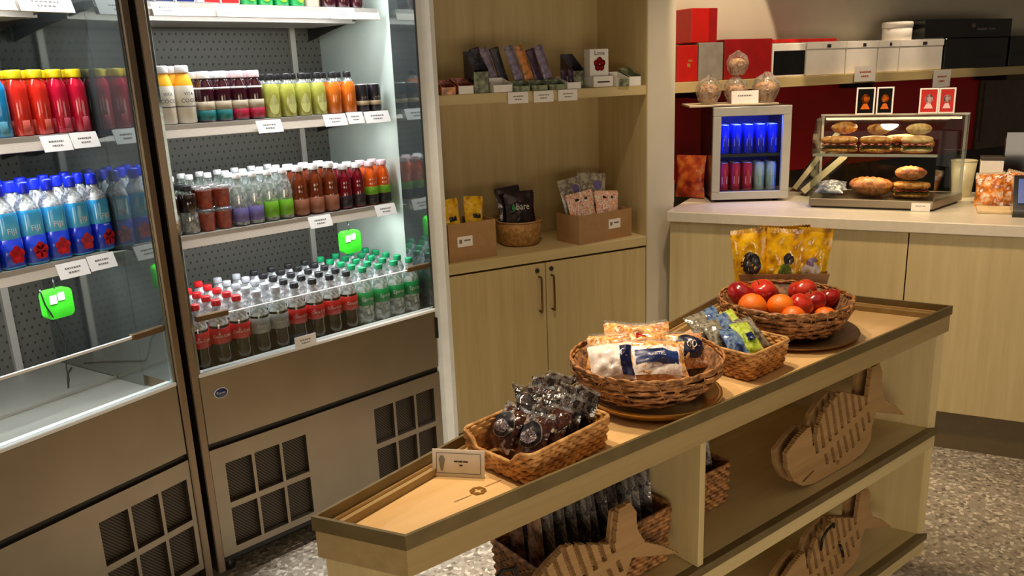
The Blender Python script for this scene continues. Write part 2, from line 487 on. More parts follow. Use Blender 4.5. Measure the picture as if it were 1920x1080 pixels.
# ================================================================== cupboard in the niche
X0, X1, DP = -1.05, -.056, .40
t = thing('display_cupboard', 'tall beech cupboard with open shelf and two lower doors, beside the pillar', 'cupboard', AL.pt(0, 0), AL.th)
m = MB(); m.box(X0, X1, DP - .018, DP, .1, 2.4); m.build('back_panel', 'laminate', t)
for a, b in ((X0 - .018, X0), (X1 - .0005, X1 + .003)):
    m = MB(); m.box(a, b, .0, DP, 0.0, 2.4, bev=.001); m.build('side_panel', 'laminate', t)
m = MB(); m.box(X0 + .001, X1 - .001, .004, DP - .019, 1.444, 1.483, bev=.002); m.build('shelf', 'laminate_h', t)
m = MB(); m.box(X0 + .001, X1 - .001, -.004, DP - .019, .785, .827, bev=.002); m.build('worktop', 'laminate_h', t)
m = MB(); m.box(X0, X1, .002, DP, 2.38, 2.42); m.build('top_panel', 'laminate_h', t)
m = MB(); m.box(X0 + .01, X1 - .01, .03, .05, 0, .095); m.build('plinth', 'kick', t)
m = MB(); m.box(X0 + .002, X1 - .002, .03, .2, .1, .783); m.build('carcass', 'kraft_dark', t)
XM = -.575
for a, b, hx, kx in ((X0 + .003, XM - .002, XM - .034, XM - .042), (XM + .002, X1 - .003, XM + .026, XM + .026)):
    m = MB(); m.box(a, b, .0, .019, .1, .776, bev=.0015); d = m.build('door', 'laminate', t)
    m = MB(); m.tube([(hx, -.001, .57), (hx, -.022, .57), (hx, -.024, .575), (hx, -.024, .715), (hx, -.022, .72), (hx, -.001, .72)], .0045, 8)
    m.build('handle', M('brass_handle', (120, 90, 50), .35, .8), d)
    m = MB(); m.X = Matrix.Translation((kx, -.001, .748)) @ Matrix.Rotation(R(90), 4, 'X'); m.lathe([(.0095, 0), (.0095, .004), (.007, .006), (.002, .0065)], 16); m.build('lock', 'black', d)

# ================================================================== wall shelf behind the counter
t = thing('wall_shelf', 'long beech wall shelf holding boxes above the deep red panel', 'shelf', AL.pt(0, 0), AL.th)
m = MB(); m.box(.1, 3.5, .27, .549, 1.432, 1.482, bev=.002); m.build('board', 'laminate_h', t)
for x in (.5, 1.7, 2.9):
    m = MB(); m.box(x, x + .02, .32, .549, 1.40, 1.431); m.build('bracket', 'black', t)

# ================================================================== service counter
t = thing('service_counter', 'beech panelled service counter with a pale stone top and olive kick board', 'counter', CT.pt(0, 0), CT.th)
m = MB(); m.box(0, 2.1, 0, .85, .897, .942, bev=.003); m.build('countertop', 'stone', t)
for a, b in ((.012, .962), (.966, 1.58), (1.584, 2.09)):
    m = MB(); m.box(a, b, .02, .04, .168, .893, bev=.001); m.build('front_panel', 'laminate', t)
m = MB(); m.box(.012, .03, .041, .83, .168, .893); m.build('side_panel', 'laminate', t)
m = MB(); m.box(.02, 2.09, .05, .07, 0.0, .166); m.build('kick_board', 'kick', t)
m = MB(); m.box(.03, 2.09, .06, .8, .17, .89); m.build('carcass', 'dark_wall', t)

# ================================================================== drinks cases
def grille_pane(m, x0, x1, z0, z1): m.box(x0, x1, .022, .026, z0, z1)

def drinks_case(fr, x0, x1, grilles, label, right_column, badge, left_post, right_post, lin_mat, rail_h):
    t = thing('drinks_cooler', label, 'refrigerator', fr.pt(0, 0), fr.th)
    D = .70
    # lower machine panel with real openings for the vents
    m = MB()
    xs = [x0]; cells = []
    for gx0, gx1 in grilles:
        w = (gx1 - gx0 - .02) / 3
        for i in range(3): cells.append((gx0 + i * (w + .01), gx0 + i * (w + .01) + w))
    zc = [(.118, .252), (.272, .408)]
    prev = x0
    for a, b in cells:
        m.box(prev, a, 0, .018, .095, .465); prev = b
        for z0, z1 in ((.095, zc[0][0]), (zc[0][1], zc[1][0]), (zc[1][1], .465)): m.box(a, b, 0, .018, z0, z1)
    m.box(prev, x1, 0, .018, .095, .465)
    m.box(x0, x1, .018, .03, .448, .465)
    m.build('machine_panel', 'steel', t)
    for gi, (gx0, gx1) in enumerate(grilles):
        m = MB()
        for a, b in cells[gi * 3:gi * 3 + 3]:
            for z0, z1 in zc: grille_pane(m, a - .003, b + .003, z0 - .003, z1 + .003)
        m.build('vent_grille', 'grille', t)
    m = MB(); m.box(x0, x1, .03, D, .06, .448); m.build('machine_housing', 'black', t)
    m = MB(); m.box(x0, x1, .012, .05, .466, .484); m.build('shadow_gap', 'black', t)
    m = MB(); m.box(x0, x1, 0, .03, .485, .704, bev=.002); m.box(x0, x1, .03, D, .485, .66); fp = m.build('front_panel', 'steel', t)
    if badge:
        m = MB(); m.X = Matrix.Translation((badge, -.0006, .64)) @ Matrix.Rotation(R(90), 4, 'X')
        m.lathe([(.0165, 0), (.0165, .0012), (.0155, .0018)], 24, 1, ex=1.35); m.lathe([(.0148, .0012), (.0146, .0022), (.001, .0023)], 24, 0, ex=1.35)
        put_text(m, 'Carrier', .0085, lambda x, y: (x, y, .0026), 1)
        m.build('badge', [M('badge_blue', (22, 40, 96), .3, coat=.4), 'white'], fp)
    m = MB(); m.box(x0, x1, -.003, .034, .704, .716, bev=.002); m.build('front_sill', 'white', t)
    m = MB(); m.box(x0, x1, .034, .62, .66, .679); m.build('deck_tray', 'shelf_metal', t)
    m = MB(); m.box(x0, x1, .62, .64, .66, 2.02); m.build('back_panel', 'perf', t)
    m = MB(); m.box(x0, x1, .64, D, .06, 2.1); m.build('rear_housing', 'steel_v', t)
    for ux in (x0 + .22, x1 - .145):
        m = MB(); m.box(ux, ux + .022, .604, .619, .68, 1.98); m.build('upright', 'shelf_metal', t)
    m = MB(); m.box(x0, x1, .0, D, 2.02, 2.12, bev=.004); m.box(x0, x1, -.002, .02, 1.93, 2.02); cn = m.build('canopy', 'steel', t)
    m = MB(); m.box(x0 + .04, x1 - .04, .03, .05, 1.995, 2.017); m.build('light_strip', 'led', cn)
    # shelves
    for zb in (1.07, 1.405, 1.753):
        m = MB(); m.box(x0 + .035, x1 - .05, .155, .57, zb + .018, zb + .036); m.box(x0 + .035, x1 - .05, .3, .57, zb - .004, zb + .017)
        sh = m.build('shelf', 'shelf_metal', t)
        m = MB(); m.X = Matrix.Translation((0, .15, zb)) @ Matrix.Rotation(R(-18), 4, 'X'); m.box(x0 + .03, x1 - .045, -.002, .003, -.002, .036); m.build('price_rail', 'rail', sh)
        for bx in (x0 + .03, x1 - .06):
            m = MB(); m.prism([(.2, zb + .017), (.615, zb + .017), (.615, zb - .05), (.45, zb - .02)], bx, bx + .004, 0, lambda u, v, w: (w, u, v)); m.build('bracket', 'black', sh)
        m = MB(); m.box(x0 + .06, x1 - .08, .172, .184, zb + .010, zb + .0175); m.build('light_strip', 'led', sh)
    # front glass lip
    m = MB(); m.box(x0 + .02, x1 - .01, .006, .012, .717, .880); gl = m.build('glass_lip', 'glass', t)
    m = MB(); m.box(x0 + .02, x1 - .01, .005, .013, .880, .880 + rail_h); m.build('rail', 'white', gl)
    for cx in (x0 + .02, x1 - .11):
        m = MB(); m.box(cx, cx + .1, .001, .018, .874, .892, bev=.002); m.build('clip', M('bronze_clip', (120, 96, 66), .4, .6), gl)
    # end walls: dark glass in front, liner behind
    for ex0, ex1 in ((x0, x0 + .008), (x1 - .008, x1)):
        m = MB(); m.box(ex0, ex1, .002, .145, .716, 2.02); m.build('end_glass', 'mirror', t)
        m = MB(); m.box(ex0, ex1, .146, .62, .66, 2.02); m.build('end_panel', lin_mat if ex1 == x1 else 'liner', t)
    if rail_h > .005:
        m = MB(); m.box(x0 + .01, x1 - .01, .285, .29, .680, .689); m.box(x0 + .01, x1 - .01, .291, .615, .680, .685); m.build('raised_tray', 'shelf_metal', t)
    if left_post:
        m = MB(); m.box(x0 - .026, x0 - .001, -.006, .05, .05, 2.12, bev=.003); m.build('post', 'steel_v', t)
    if right_post:
        m = MB(); m.box(x1 + .001, x1 + .026, -.006, .05, .05, 2.12, bev=.003); m.build('post', 'steel_v', t)
    if right_column:
        m = MB(); pr = [(0, .45), (0, .05), (.006, .02), (.022, .002), (.05, -.008), (.075, .0), (.088, .02), (.092, .05), (.092, .45)]
        m.prism([(x1 + .002 + a, b) for a, b in pr], .0, 2.12, 0, None); c = m.build('end_column', 'column', t)
        m = MB(); m.box(x1 - .004, x1 + .004, -.006, .02, .60, .68); m.build('clip', 'black', c)
    else:
        m = MB(); m.box(x1 + .0, x1 + .012, .05, D, .06, 2.12); m.build('outer_side', 'steel_v', t)
    for cx in (x0 + .04, x1 - .04):
        m = MB(); m.X = Matrix.Translation((cx, .08, .03)) @ Matrix.Rotation(R(90), 4, 'Y'); m.lathe([(.008, -.012), (.03, -.012), (.03, .012), (.008, .012)], 16)
        m.X = Matrix.Identity(4); m.box(cx - .018, cx - .014, .06, .1, .02, .09); m.box(cx + .014, cx + .018, .06, .1, .02, .09)
        m.build('caster', 'black', t)
    m = MB(); m.box(x0, x1, .12, .14, .0, .06); m.build('kick_board', 'black', t)
    return t
drinks_case(F2, .018, .925, [(.062, .345), (.62, .893)], 'right-hand steel open drinks cooler packed with bottles, beside the pale grey column', True, .079, True, False, 'liner', .0025)
drinks_case(F1, -.985, -.030, [(-.95, -.68), (-.325, -.045)], 'left-hand steel open drinks cooler with an empty bottom tray', False, None, False, True, 'mirror', .007)

# ================================================================== island
def offset(poly, d):
    n = len(poly); out = []
    for i in range(n):
        p0, p1, p2 = (Vector(poly[(i + k) % n] + (0,)) for k in (-1, 0, 1))
        e1 = (p1 - p0).normalized(); e2 = (p2 - p1).normalized()
        n1 = Vector((-e1.y, e1.x, 0)); n2 = Vector((-e2.y, e2.x, 0))
        k = d / (1 + n1.dot(n2)); q = p1 + (n1 + n2) * k
        out.append((q.x, q.y))
    return out
IP = [(0, 0), (1.766, 0), (1.569, .566), (-.084, .152)]
t = thing('display_island', 'long wedge-shaped beech display island with a dark bronze rim and open shelves', 'display table', IF.pt(0, 0), IF.th)
def ring(m, d0, d1, z0, z1, mat=0):
    a, b = offset(IP, d0), offset(IP, d1)
    vs = [(x, y, z) for z in (z0, z1) for p in (a, b) for x, y in p]
    fs = []
    for i in range(4):
        j = (i + 1) % 4
        fs += [(i, j, 8 + j, 8 + i), (4 + j, 4 + i, 12 + i, 12 + j), (8 + i, 8 + j, 12 + j, 12 + i), (i, 4 + i, 4 + j, j)]
    m.add(vs, fs, mat)
m = MB(); m.prism(offset(IP, .008), .822, .840); m.build('tabletop', 'laminate_top', t)
m = MB(); ring(m, 0, .006, .855, .880); m.build('rim', 'bronze', t)
m = MB(); ring(m, .0062, .010, .8403, .861); m.build('inner_ledge', 'laminate_top', t)
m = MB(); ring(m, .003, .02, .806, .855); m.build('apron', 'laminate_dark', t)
def band(m, i, d0, d1, z0, z1):
    a, b = offset(IP, d0), offset(IP, d1); j = (i + 1) % 4
    vs = [a[i] + (z0,), a[j] + (z0,), b[j] + (z0,), b[i] + (z0,), a[i] + (z1,), a[j] + (z1,), b[j] + (z1,), b[i] + (z1,)]
    m.add(vs, [(0, 3, 2, 1), (4, 5, 6, 7), (0, 1, 5, 4), (2, 3, 7, 6), (0, 4, 7, 3), (1, 2, 6, 5)])
for i in (3, 1):
    m = MB(); band(m, i, .010, .0225, .09, .805); m.build('end_panel', 'laminate', t)
for zt in (.513, .168):
    m = MB(); m.prism(offset(IP, .0235), zt - .02, zt); sh = m.build('shelf', 'laminate_h', t)
    m = MB(); band(m, 0, .004, .0225, zt - .02, zt); m.build('edging', 'bronze', sh)
    m = MB(); band(m, 0, .008, .0215, zt - .058, zt - .0205); m.build('apron', 'laminate_h', sh)
m = MB(); m.prism(offset(IP, .06), .0, .108); m.build('plinth', 'laminate', t)
for z0, z1 in ((.514, .805), (.169, .454)):
    ys = .152 + (.70 + .084) * (.566 - .152) / (1.569 + .084)
    m = MB(); m.box(.70, .718, .01, ys - .035, z0, z1); m.build('divider', 'laminate', t)
    sl = math.atan2(.414, 1.653)
    m = MB(); p = offset(IP, .024); q = offset(IP, .036)
    def on(pp, x): return pp[3][1] + (x - pp[3][0]) * (pp[2][1] - pp[3][1]) / (pp[2][0] - pp[3][0])
    m.prism([(.72, on(q, .72)), (1.53, on(q, 1.53)), (1.53, on(p, 1.53)), (.72, on(p, .72))], z0, z1); m.build('back_panel', 'laminate', t)
m = MB(); Q = [(.145, .072), (.232, .115)]
cx, cy = .205, .100
for k in range(4):
    a = R(45 + 90 * k); m.prism([(cx + .012 * math.cos(a + R(90 * j)) * (1 if j % 2 else .5) + .010 * math.cos(a), cy + .012 * math.sin(a + R(90 * j)) * (1 if j % 2 else .5) + .010 * math.sin(a)) for j in range(4)], .8402, .8406)
m.build('engraved_emblem', M('brass_inlay', (150, 108, 44), .35, .6), t)
MT['inlay_dim'] = M('brass_inlay_dim', (160, 120, 70), .5)
for s_ in (-1, 1):
    m = MB(); m.box(cx + s_ * .036 - .018, cx + s_ * .036 + .018, cy - .0012 + s_ * .004, cy + .0012 + s_ * .004, .8402, .8406); m.build('engraved_line', 'inlay_dim', t)

# ================================================================== bottles in the cold cases
def bm_(name, prof, mats, parent, seg=16, sq=2.0, msel=None, ex=1.0):
    m = MB(); m.lathe(prof, seg, 0, (0, 0), sq, True, msel, ex); return m.build(name, mats, parent)

def cap(parent, r, z, h, mat):
    m = MB(); m.lathe([(r, z), (r * 1.02, z + h * .1), (r, z + h * .85), (r * .9, z + h), (.0005, z + h)], 14); return m.build('cap', mat, parent)

def wrap(mb, body, size, r, zc, a0=-90, mat=1, eps=.0009):
    put_text(mb, body, size, lambda x, y: ((r + eps) * math.cos(R(a0) + x / r), (r + eps) * math.sin(R(a0) + x / r), zc + y), mat)

def band_label(parent, r, z0, z1, mats, texts=(), name='label', prof=None):
    m = MB(); m.lathe(prof or [(r, z0), (r + .0006, z0 + .0004), (r + .0006, z1 - .0004), (r, z1)], 20)
    for body, size, zc, mi in texts: wrap(m, body, size, r + .0006, zc, mat=mi)
    return m.build(name, mats, parent)

def col(name, rgb, **k):
    key = 'c_' + name
    if key not in MT: MT[key] = M(name, rgb, **k)
    return key
liquid = dict(rough=.12, coat=.7, var=.12, scale=40)
col('cola', (34, 14, 10), **liquid); col('cola_red', (206, 24, 22), rough=.35, coat=.3); col('silver_label', (158, 150, 146), rough=.35)
col('cap_red', (214, 22, 26), rough=.4); col('cap_black', (30, 28, 30), rough=.4); col('cap_grey', (170, 172, 176), rough=.4); col('cap_green', (8, 150, 92), rough=.4)
col('lime_green', (26, 150, 74), rough=.35, coat=.3); col('cap_white', (238, 236, 236), rough=.4); col('cap_yellow', (242, 214, 14), rough=.4); col('cap_blue', (16, 40, 206), rough=.35)
col('white_script', (246, 240, 236), rough=.5)

def pet(name, label, liq, lab, capm, texts=(), H=.232, r=.0315):
    t = thing(name, label, 'bottle')
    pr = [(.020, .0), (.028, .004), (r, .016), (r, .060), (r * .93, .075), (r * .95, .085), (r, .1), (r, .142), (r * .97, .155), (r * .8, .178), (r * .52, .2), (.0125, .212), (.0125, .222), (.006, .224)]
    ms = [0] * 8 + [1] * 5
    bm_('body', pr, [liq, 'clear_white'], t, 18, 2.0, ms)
    band_label(t, r + .0003, .098, .147, [lab, 'c_white_script'], texts)
    cap(t, .0142, .2145, .0175, capm)
    return t

def place_rows(protos, spots):
    """SPOTS: (prototype, frame, x, y, z, label, group); each prototype itself takes its first spot"""
    used = set()
    for key, fr, x, y, z, label, group in spots:
        p = protos[key]; loc = fr.pt(x, y, z); rz = fr.th + R(rnd.uniform(-14, 14))
        if key in used: dup(p, loc, rz, label, group)
        else:
            used.add(key); p.location = loc; p.rotation_euler = (0, 0, rz); p['label'] = label; p['group'] = group

P = {
    'cola_r': pet('soda_bottle', '-', 'c_cola', 'c_cola_red', 'c_cap_red', [('Coca-Cola', .013, .122, 1)]),
    'cola_s': pet('soda_bottle', '-', 'c_cola', 'c_silver_label', 'c_cap_grey', [('Coca-Cola', .013, .122, 1)]),
    'cola_b': pet('soda_bottle', '-', 'c_cola', 'c_cola_red', 'c_cap_black', [('Coca-Cola', .013, .122, 1)]),
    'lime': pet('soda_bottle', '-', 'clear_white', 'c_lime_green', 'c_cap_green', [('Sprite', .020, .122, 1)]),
}
kinds = ['cola_r'] * 3 + ['cola_s'] * 2 + ['cola_b'] * 4 + ['lime'] * 4
words = {'cola_r': 'red-capped cola bottle', 'cola_s': 'grey-labelled cola bottle', 'cola_b': 'black-capped cola bottle', 'lime': 'green-capped clear bottle'}
grp = {'cola_r': 'red-capped cola bottles on the cooler deck', 'cola_s': 'grey-labelled cola bottles on the cooler deck', 'cola_b': 'black-capped cola bottles on the cooler deck', 'lime': 'green-capped bottles on the cooler deck'}
spots = []
for j in range(5):
    cnt = {}
    for i, k in enumerate(kinds):
        cnt[k] = cnt.get(k, 0) + 1
        row = 'front row' if j == 0 else f'{ORD[j]} row back'
        spots.append((k, F2, .064 + i * .0673, .072 + j * .0705 + rnd.uniform(-.002, .002), .6795, f'{words[k]} on the cooler deck, {row}, {ORD[cnt[k]-1]} from left', grp[k]))
place_rows(P, spots)

# ---- middle shelf of the right case (top face z 1.106)
Z3 = 1.1068; Z2 = 1.4418; Z1 = 1.7898
col('tea', (112, 44, 14), **liquid); col('berry', (120, 10, 26), **liquid); col('orange_drink', (232, 96, 24), **liquid)
col('tea_label', (156, 96, 70), rough=.4); col('dark_label', (42, 24, 26), rough=.4); col('green_label', (120, 186, 36), rough=.4); col('violet_label', (116, 106, 168), rough=.4)
col('rust', (176, 76, 50), rough=.3, coat=.4, var=.3, scale=70); col('cola_light', (60, 20, 16), **liquid); col('black_label', (22, 22, 20), rough=.4)
col('pinkcap', (240, 206, 208), rough=.4)

def juice(name, liq, lab1, capm, H=.165, r=.0255, lab_z=(.012, .062), extra=None):
    t = thing(name, '-', 'bottle')
    s = H / .165
    pr = [(r * .8, 0), (r, .006), (r, .07 * s), (r * .9, .078 * s), (r * .98, .09 * s), (r * .98, .105 * s), (r * .75, .128 * s), (r * .55, .14 * s), (r * .5, .148 * s)]
    bm_('body', pr, [liq], t)
    band_label(t, r + .0003, lab_z[0] * s, lab_z[1] * s, [lab1, 'c_white_script'])
    if extra: band_label(t, r + .0004, extra[1] * s, extra[2] * s, [extra[0]], name='lower_label')
    cap(t, r * .66, .146 * s, .019 * s, capm)
    return t

def water(name, lab, capm, H=.172, r=.026, lz=(.02, .075)):
    t = thing(name, '-', 'bottle')
    pr = [(r * .8, 0), (r, .005), (r, .03), (r * .94, .034), (r, .038), (r, .1), (r * .95, .11), (r * .7, .135), (r * .46, .15), (r * .46, .155)]
    bm_('body', pr, ['clear'], t)
    band_label(t, r + .0003, lz[0], lz[1], [lab, 'c_white_script'])
    cap(t, .0135, .152, .016, capm); return t

def cup(name, m1, lidm, r=.027, H=.09):
    t = thing(name, '-', 'cup')
    bm_('body', [(r * .82, 0), (r * .86, .003), (r, H * .92), (r * 1.04, H * .94), (r * 1.04, H)], [m1], t)
    m = MB(); m.lathe([(r * 1.08, H), (r * 1.08, H + .006), (r * .9, H + .012), (.0005, H + .013)], 18); m.build('lid', lidm, t); return t

P = {
    'dk': juice('soda_bottle', 'clear', 'c_cola', 'c_cap_black', .15, .027, (.075, .135)),
    'cup': cup('dessert_cup', 'c_rust', 'sheet', .0255, .058),
    'wv': water('water_bottle', 'c_violet_label', 'c_cap_white', lz=(.014, .058)), 'wg': water('water_bottle', 'c_green_label', 'c_cap_white', lz=(.014, .066)),
    'wb': water('water_bottle', 'c_green_label', 'c_cap_white', lz=(.075, .105)),
    'tea': juice('tea_bottle', 'c_tea', 'c_tea_label', 'c_cap_white', .172, .028, (.008, .056)),
    'ber': juice('juice_bottle', 'c_berry', 'c_dark_label', 'c_cap_white', .158, .026, (.008, .05)),
    'org': juice('juice_bottle', 'c_orange_drink', 'c_black_label', 'pinkcap' if 'pinkcap' in MT else 'c_pinkcap', .158, .027, (.004, .04), ('c_green_label', .041, .07)),
}
G = lambda s: s + ' on the middle shelf of the right cooler'
spots = []
def row(key, fr, xs, ys, z, what, where, group):
    for j, y in enumerate(ys):
        for i, x in enumerate(xs):
            r_ = 'in front' if j == 0 else ('behind' if len(ys) == 2 else f'{ORD[j]} row back')
            n_ = f'{ORD[i]} from left' if len(xs) > 1 else 'single file'
            spots.append((key, fr, x, y, z, f'{what} {where}, {r_}, {n_}', group))
MS = 'on the middle shelf'
row('dk', F2, (.078, .135), (.19, .25), Z3, 'clear bottle with dark upper label', MS, G('dark-labelled bottles'))
for k in range(2):
    for i, x in enumerate((.190, .246)):
        for j in range(2):
            spots.append(('cup', F2, x, .19 + j * .062, Z3 + k * .0712, f'rust-brown lidded cup {MS}, {"upper" if k else "lower"} layer, {"rear" if j else "front"} {"right" if i else "left"}', G('rust-brown cups')))
row('wv', F2, (.302, .356), (.19, .25), Z3, 'clear water bottle with violet label', MS, G('violet-labelled bottles'))
row('wg', F2, (.410, .464), (.19, .25), Z3, 'clear water bottle with low green label', MS, G('green-labelled bottles'))
row('tea', F2, (.522, .582, .642), (.19, .255), Z3, 'brown iced tea bottle with white cap', MS, G('iced tea bottles'))
row('ber', F2, (.700, .756), (.19, .25), Z3, 'dark red juice bottle with white cap', MS, G('dark red juice bottles'))
row('org', F2, (.812, .866), (.19, .25), Z3, 'orange drink bottle with green label', MS, G('orange drink bottles'))
for j, y in enumerate((.315, .375)):
    for i in range(8):
        spots.append(('wb', F2, .075 + i * .062, y, Z3, f'clear bottle behind on the middle shelf, {"second last" if j == 0 else "last"} row, {ORD[i]} from left', G('clear bottles at the back')))
place_rows(P, spots)

# ---- upper shelf of the right case
col('coco_white', (232, 226, 210), rough=.4, var=.04); col('coco_yellow', (246, 176, 30), rough=.4); col('smooth', (58, 14, 26), **liquid); col('cream_label', (198, 182, 156), rough=.5)
col('teal_label', (28, 112, 110), rough=.4); col('crimson_label', (168, 26, 56), rough=.4); col('pear_drink', (176, 176, 78), **liquid); col('pear_shape', (206, 208, 128), rough=.45)
col('navy', (22, 34, 92), rough=.3, coat=.4); col('can_black', (26, 18, 24), rough=.35, coat=.3); col('gold_mark', (190, 168, 130), rough=.5); col('amber', (226, 118, 34), **liquid)
def coconut():
    t = thing('milk_bottle', '-', 'bottle'); r = .0285
    bm_('body', [(r * .85, 0), (r, .005), (r, .1), (r * .96, .112), (r * .82, .132), (r * .62, .145), (r * .6, .15)], ['c_coco_white', 'c_coco_yellow'], t, 18, 2, [0, 0, 0, 1, 1, 1])
    m = MB(); wrap(m, 'VITA', .013, r + .0003, .088, mat=0); wrap(m, 'COCO', .016, r + .0003, .068, mat=0)
    m.lathe([(r + .0004, .05), (r + .0008, .0505), (r + .0008, .052), (r + .0004, .0525)], 18, 0); m.build('label', ['c_can_black'], t)
    cap(t, .0195, .149, .022, 'c_cap_white'); return t
def smoothie(lab, capm):
    t = thing('smoothie_bottle', '-', 'bottle'); r = .0255
    bm_('body', [(r * .9, 0), (r, .004), (r, .078), (r * 1.02, .09), (r * .9, .108), (r * .66, .122), (r * .62, .132)], ['c_smooth'], t)
    band_label(t, r + .0003, .006, .036, [lab, 'c_white_script'], name='lower_label'); band_label(t, r + .0003, .0365, .062, ['c_cream_label'], name='label')
    m = MB(); m.lathe([(r * 1.0, .098), (r * .97, .1015), (r * .93, .104)], 16); m.build('shoulder_band', 'c_cap_white', t)
    cap(t, r * .74, .13, .022, capm); return t
def pear(liq, leaf):
    t = thing('juice_bottle', '-', 'bottle'); r = .0265
    bm_('body', [(r * .9, 0), (r, .004), (r, .07), (r * .97, .09), (r * .78, .106), (r * .45, .118), (r * .4, .124)], [liq, 'clear'], t, 18, 2, [0, 0, 0, 0, 1, 1])
    if leaf:
        m = MB(); pts = []
        for k in range(20):
            a = 2 * math.pi * k / 20; w = .0165 * math.sin(a) * (1 if math.cos(a) < 0 else (1 - .55 * math.cos(a)))
            pts.append((w, .042 + .032 * math.cos(a)))
        m.add([((r + .0012) * math.cos(R(-90) + x / r), (r + .0012) * math.sin(R(-90) + x / r), z) for x, z in pts] + [(0, -(r + .0014), .04)], [(i, (i + 1) % 20, 20) for i in range(20)], 0); m.build('teardrop_label', leaf, t)
    cap(t, .0135, .121, .018, 'c_cap_black'); return t
def can(r=.0235, H=.094):
    t = thing('coffee_can', '-', 'can')
    bm_('body', [(r * .86, 0), (r, .006), (r, H - .012), (r * .84, H - .002), (r * .84, H)], ['c_can_black', 'shelf_metal'], t, 18, 2, [0, 0, 0, 1])
    m = MB(); m.lathe([(r + .0003, .022), (r + .0007, .0225), (r + .0007, .036), (r + .0003, .0365)], 18); wrap(m, '~ o ~', .012, r + .0002, .05, mat=0); m.build('printed_mark', ['c_gold_mark'], t); return t
P = {'nav': juice('juice_bottle', 'c_navy', 'c_silver_label', 'c_cap_blue', .14, .025), 'coco': coconut(), 'teal': smoothie('c_teal_label', 'c_cap_white'), 'crim': smoothie('c_crimson_label', 'c_pinkcap'),
     'pear': pear('c_pear_drink', 'c_pear_shape'), 'amb': pear('c_amber', None), 'can': can()}
spots = []
US = 'on the second shelf'; U = lambda s: s + ' on the second shelf of the right cooler'
row('nav', F2, (.052,), (.19, .25), Z2, 'dark blue bottle', US, U('dark blue bottles'))
row('coco', F2, (.112, .173), (.195, .26), Z2, 'white bottle with yellow shoulder', US, U('white and yellow bottles'))
row('teal', F2, (.234, .289), (.19, .25), Z2, 'dark smoothie bottle with teal label', US, U('teal-labelled smoothies'))
row('crim', F2, (.344, .399), (.19, .25), Z2, 'dark smoothie bottle with crimson label', US, U('crimson-labelled smoothies'))
row('pear', F2, (.456, .514, .572, .630), (.19, .252), Z2, 'pale yellow juice bottle with teardrop label', US, U('pale yellow juices'))
row('amb', F2, (.690, .750), (.19, .252), Z2, 'amber orange juice bottle with black cap', US, U('amber juices'))
row('can', F2, (.806, .858), (.19, .245), Z2, 'short black can with pale print', US, U('short black cans'))
place_rows(P, spots)

# ---- top shelf of the right case: only the feet of the packages show
def carton(name, mat, w, d, h, band):
    t = thing(name, '-', 'carton'); m = MB(); m.box(-w / 2, w / 2, -d / 2, d / 2, 0, h, bev=.004); m.build('box', mat, t)
    m = MB(); m.box(-w / 2 + .004, w / 2 - .004, -d / 2 - .001, -d / 2, .004, h * .35); m.build('printed_band', band, t); return t
P = {'wb': carton('yogurt_carton', 'c_cap_white', .06, .06, .11, 'c_navy'), 'rw': carton('yogurt_carton', 'c_cap_white', .062, .06, .11, 'c_cola_red'),
     'gr': pear('c_lime_green', 'c_green_label'), 'bg': cup('salad_cup', 'c_cream_label', 'sheet', .03, .08), 'dk': pear('c_smooth', None)}
spots = []
TS = 'on the top shelf'; T_ = lambda s: s + ' on the top shelf of the right cooler'
row('wb', F2, (.075, .14, .205), (.2,), Z1, 'white carton with navy band', TS, T_('navy-banded cartons'))
row('rw', F2, (.28, .346), (.2,), Z1, 'white carton with red band', TS, T_('red-banded cartons'))
row('gr', F2, (.412, .468, .524, .58), (.19,), Z1, 'green juice bottle', TS, T_('green juices'))
row('bg', F2, (.635,), (.19,), Z1, 'beige lidded cup', TS, T_('beige cups'))
row('dk', F2, (.70, .756, .812), (.19,), Z1, 'dark red juice bottle', TS, T_('dark juices'))
place_rows(P, spots)

# ---- left case
for n_, c_ in (('aqua', (24, 140, 200)), ('scarlet', (226, 44, 30)), ('magenta', (198, 18, 52)), ('violet', (96, 50, 140))): col(n_, c_, **liquid)
for n_, c_ in (('aqua', (84, 150, 170)), ('scarlet', (206, 92, 78)), ('magenta', (190, 74, 90)), ('violet', (120, 96, 150))): col(n_ + '_label', c_, rough=.35)
def sport(c):
    t = thing('sports_drink', '-', 'bottle'); r = .0245
    bm_('body', [(r * .9, 0), (r, .004), (r, .115), (r * .93, .128), (r * .72, .14), (r * .66, .146)], ['c_' + c], t, 18, 2.6)
    band_label(t, r + .0003, .004, .04, ['c_' + c + '_label', 'c_white_script'], prof=None)
    cap(t, r * .82, .145, .022, 'c_cap_yellow'); return t
P = {c: sport(c) for c in ('aqua', 'scarlet', 'magenta', 'violet')}
spots = []
LS = 'on the second shelf of the left cooler'
for j, y in enumerate((.19, .245)):
    for i, (c, x) in enumerate((('aqua', -.338), ('aqua', -.285), ('scarlet', -.232), ('scarlet', -.179), ('magenta', -.126), ('magenta', -.073))):
        n_ = {'aqua': 'blue', 'scarlet': 'orange-red', 'magenta': 'crimson'}[c]
        spots.append((c, F1, x, y, Z2, f'{n_} yellow-capped drink in the left cooler, {"rear" if j else "front"} row, {"right" if i % 2 else "left"} one', 'yellow-capped drinks in the left cooler'))
bpy.data.objects.remove(P['violet'].children[0]) if False else None
for o in list(P['violet'].children) + [P['violet']]: bpy.data.objects.remove(o)
del P['violet']
place_rows(P, spots)

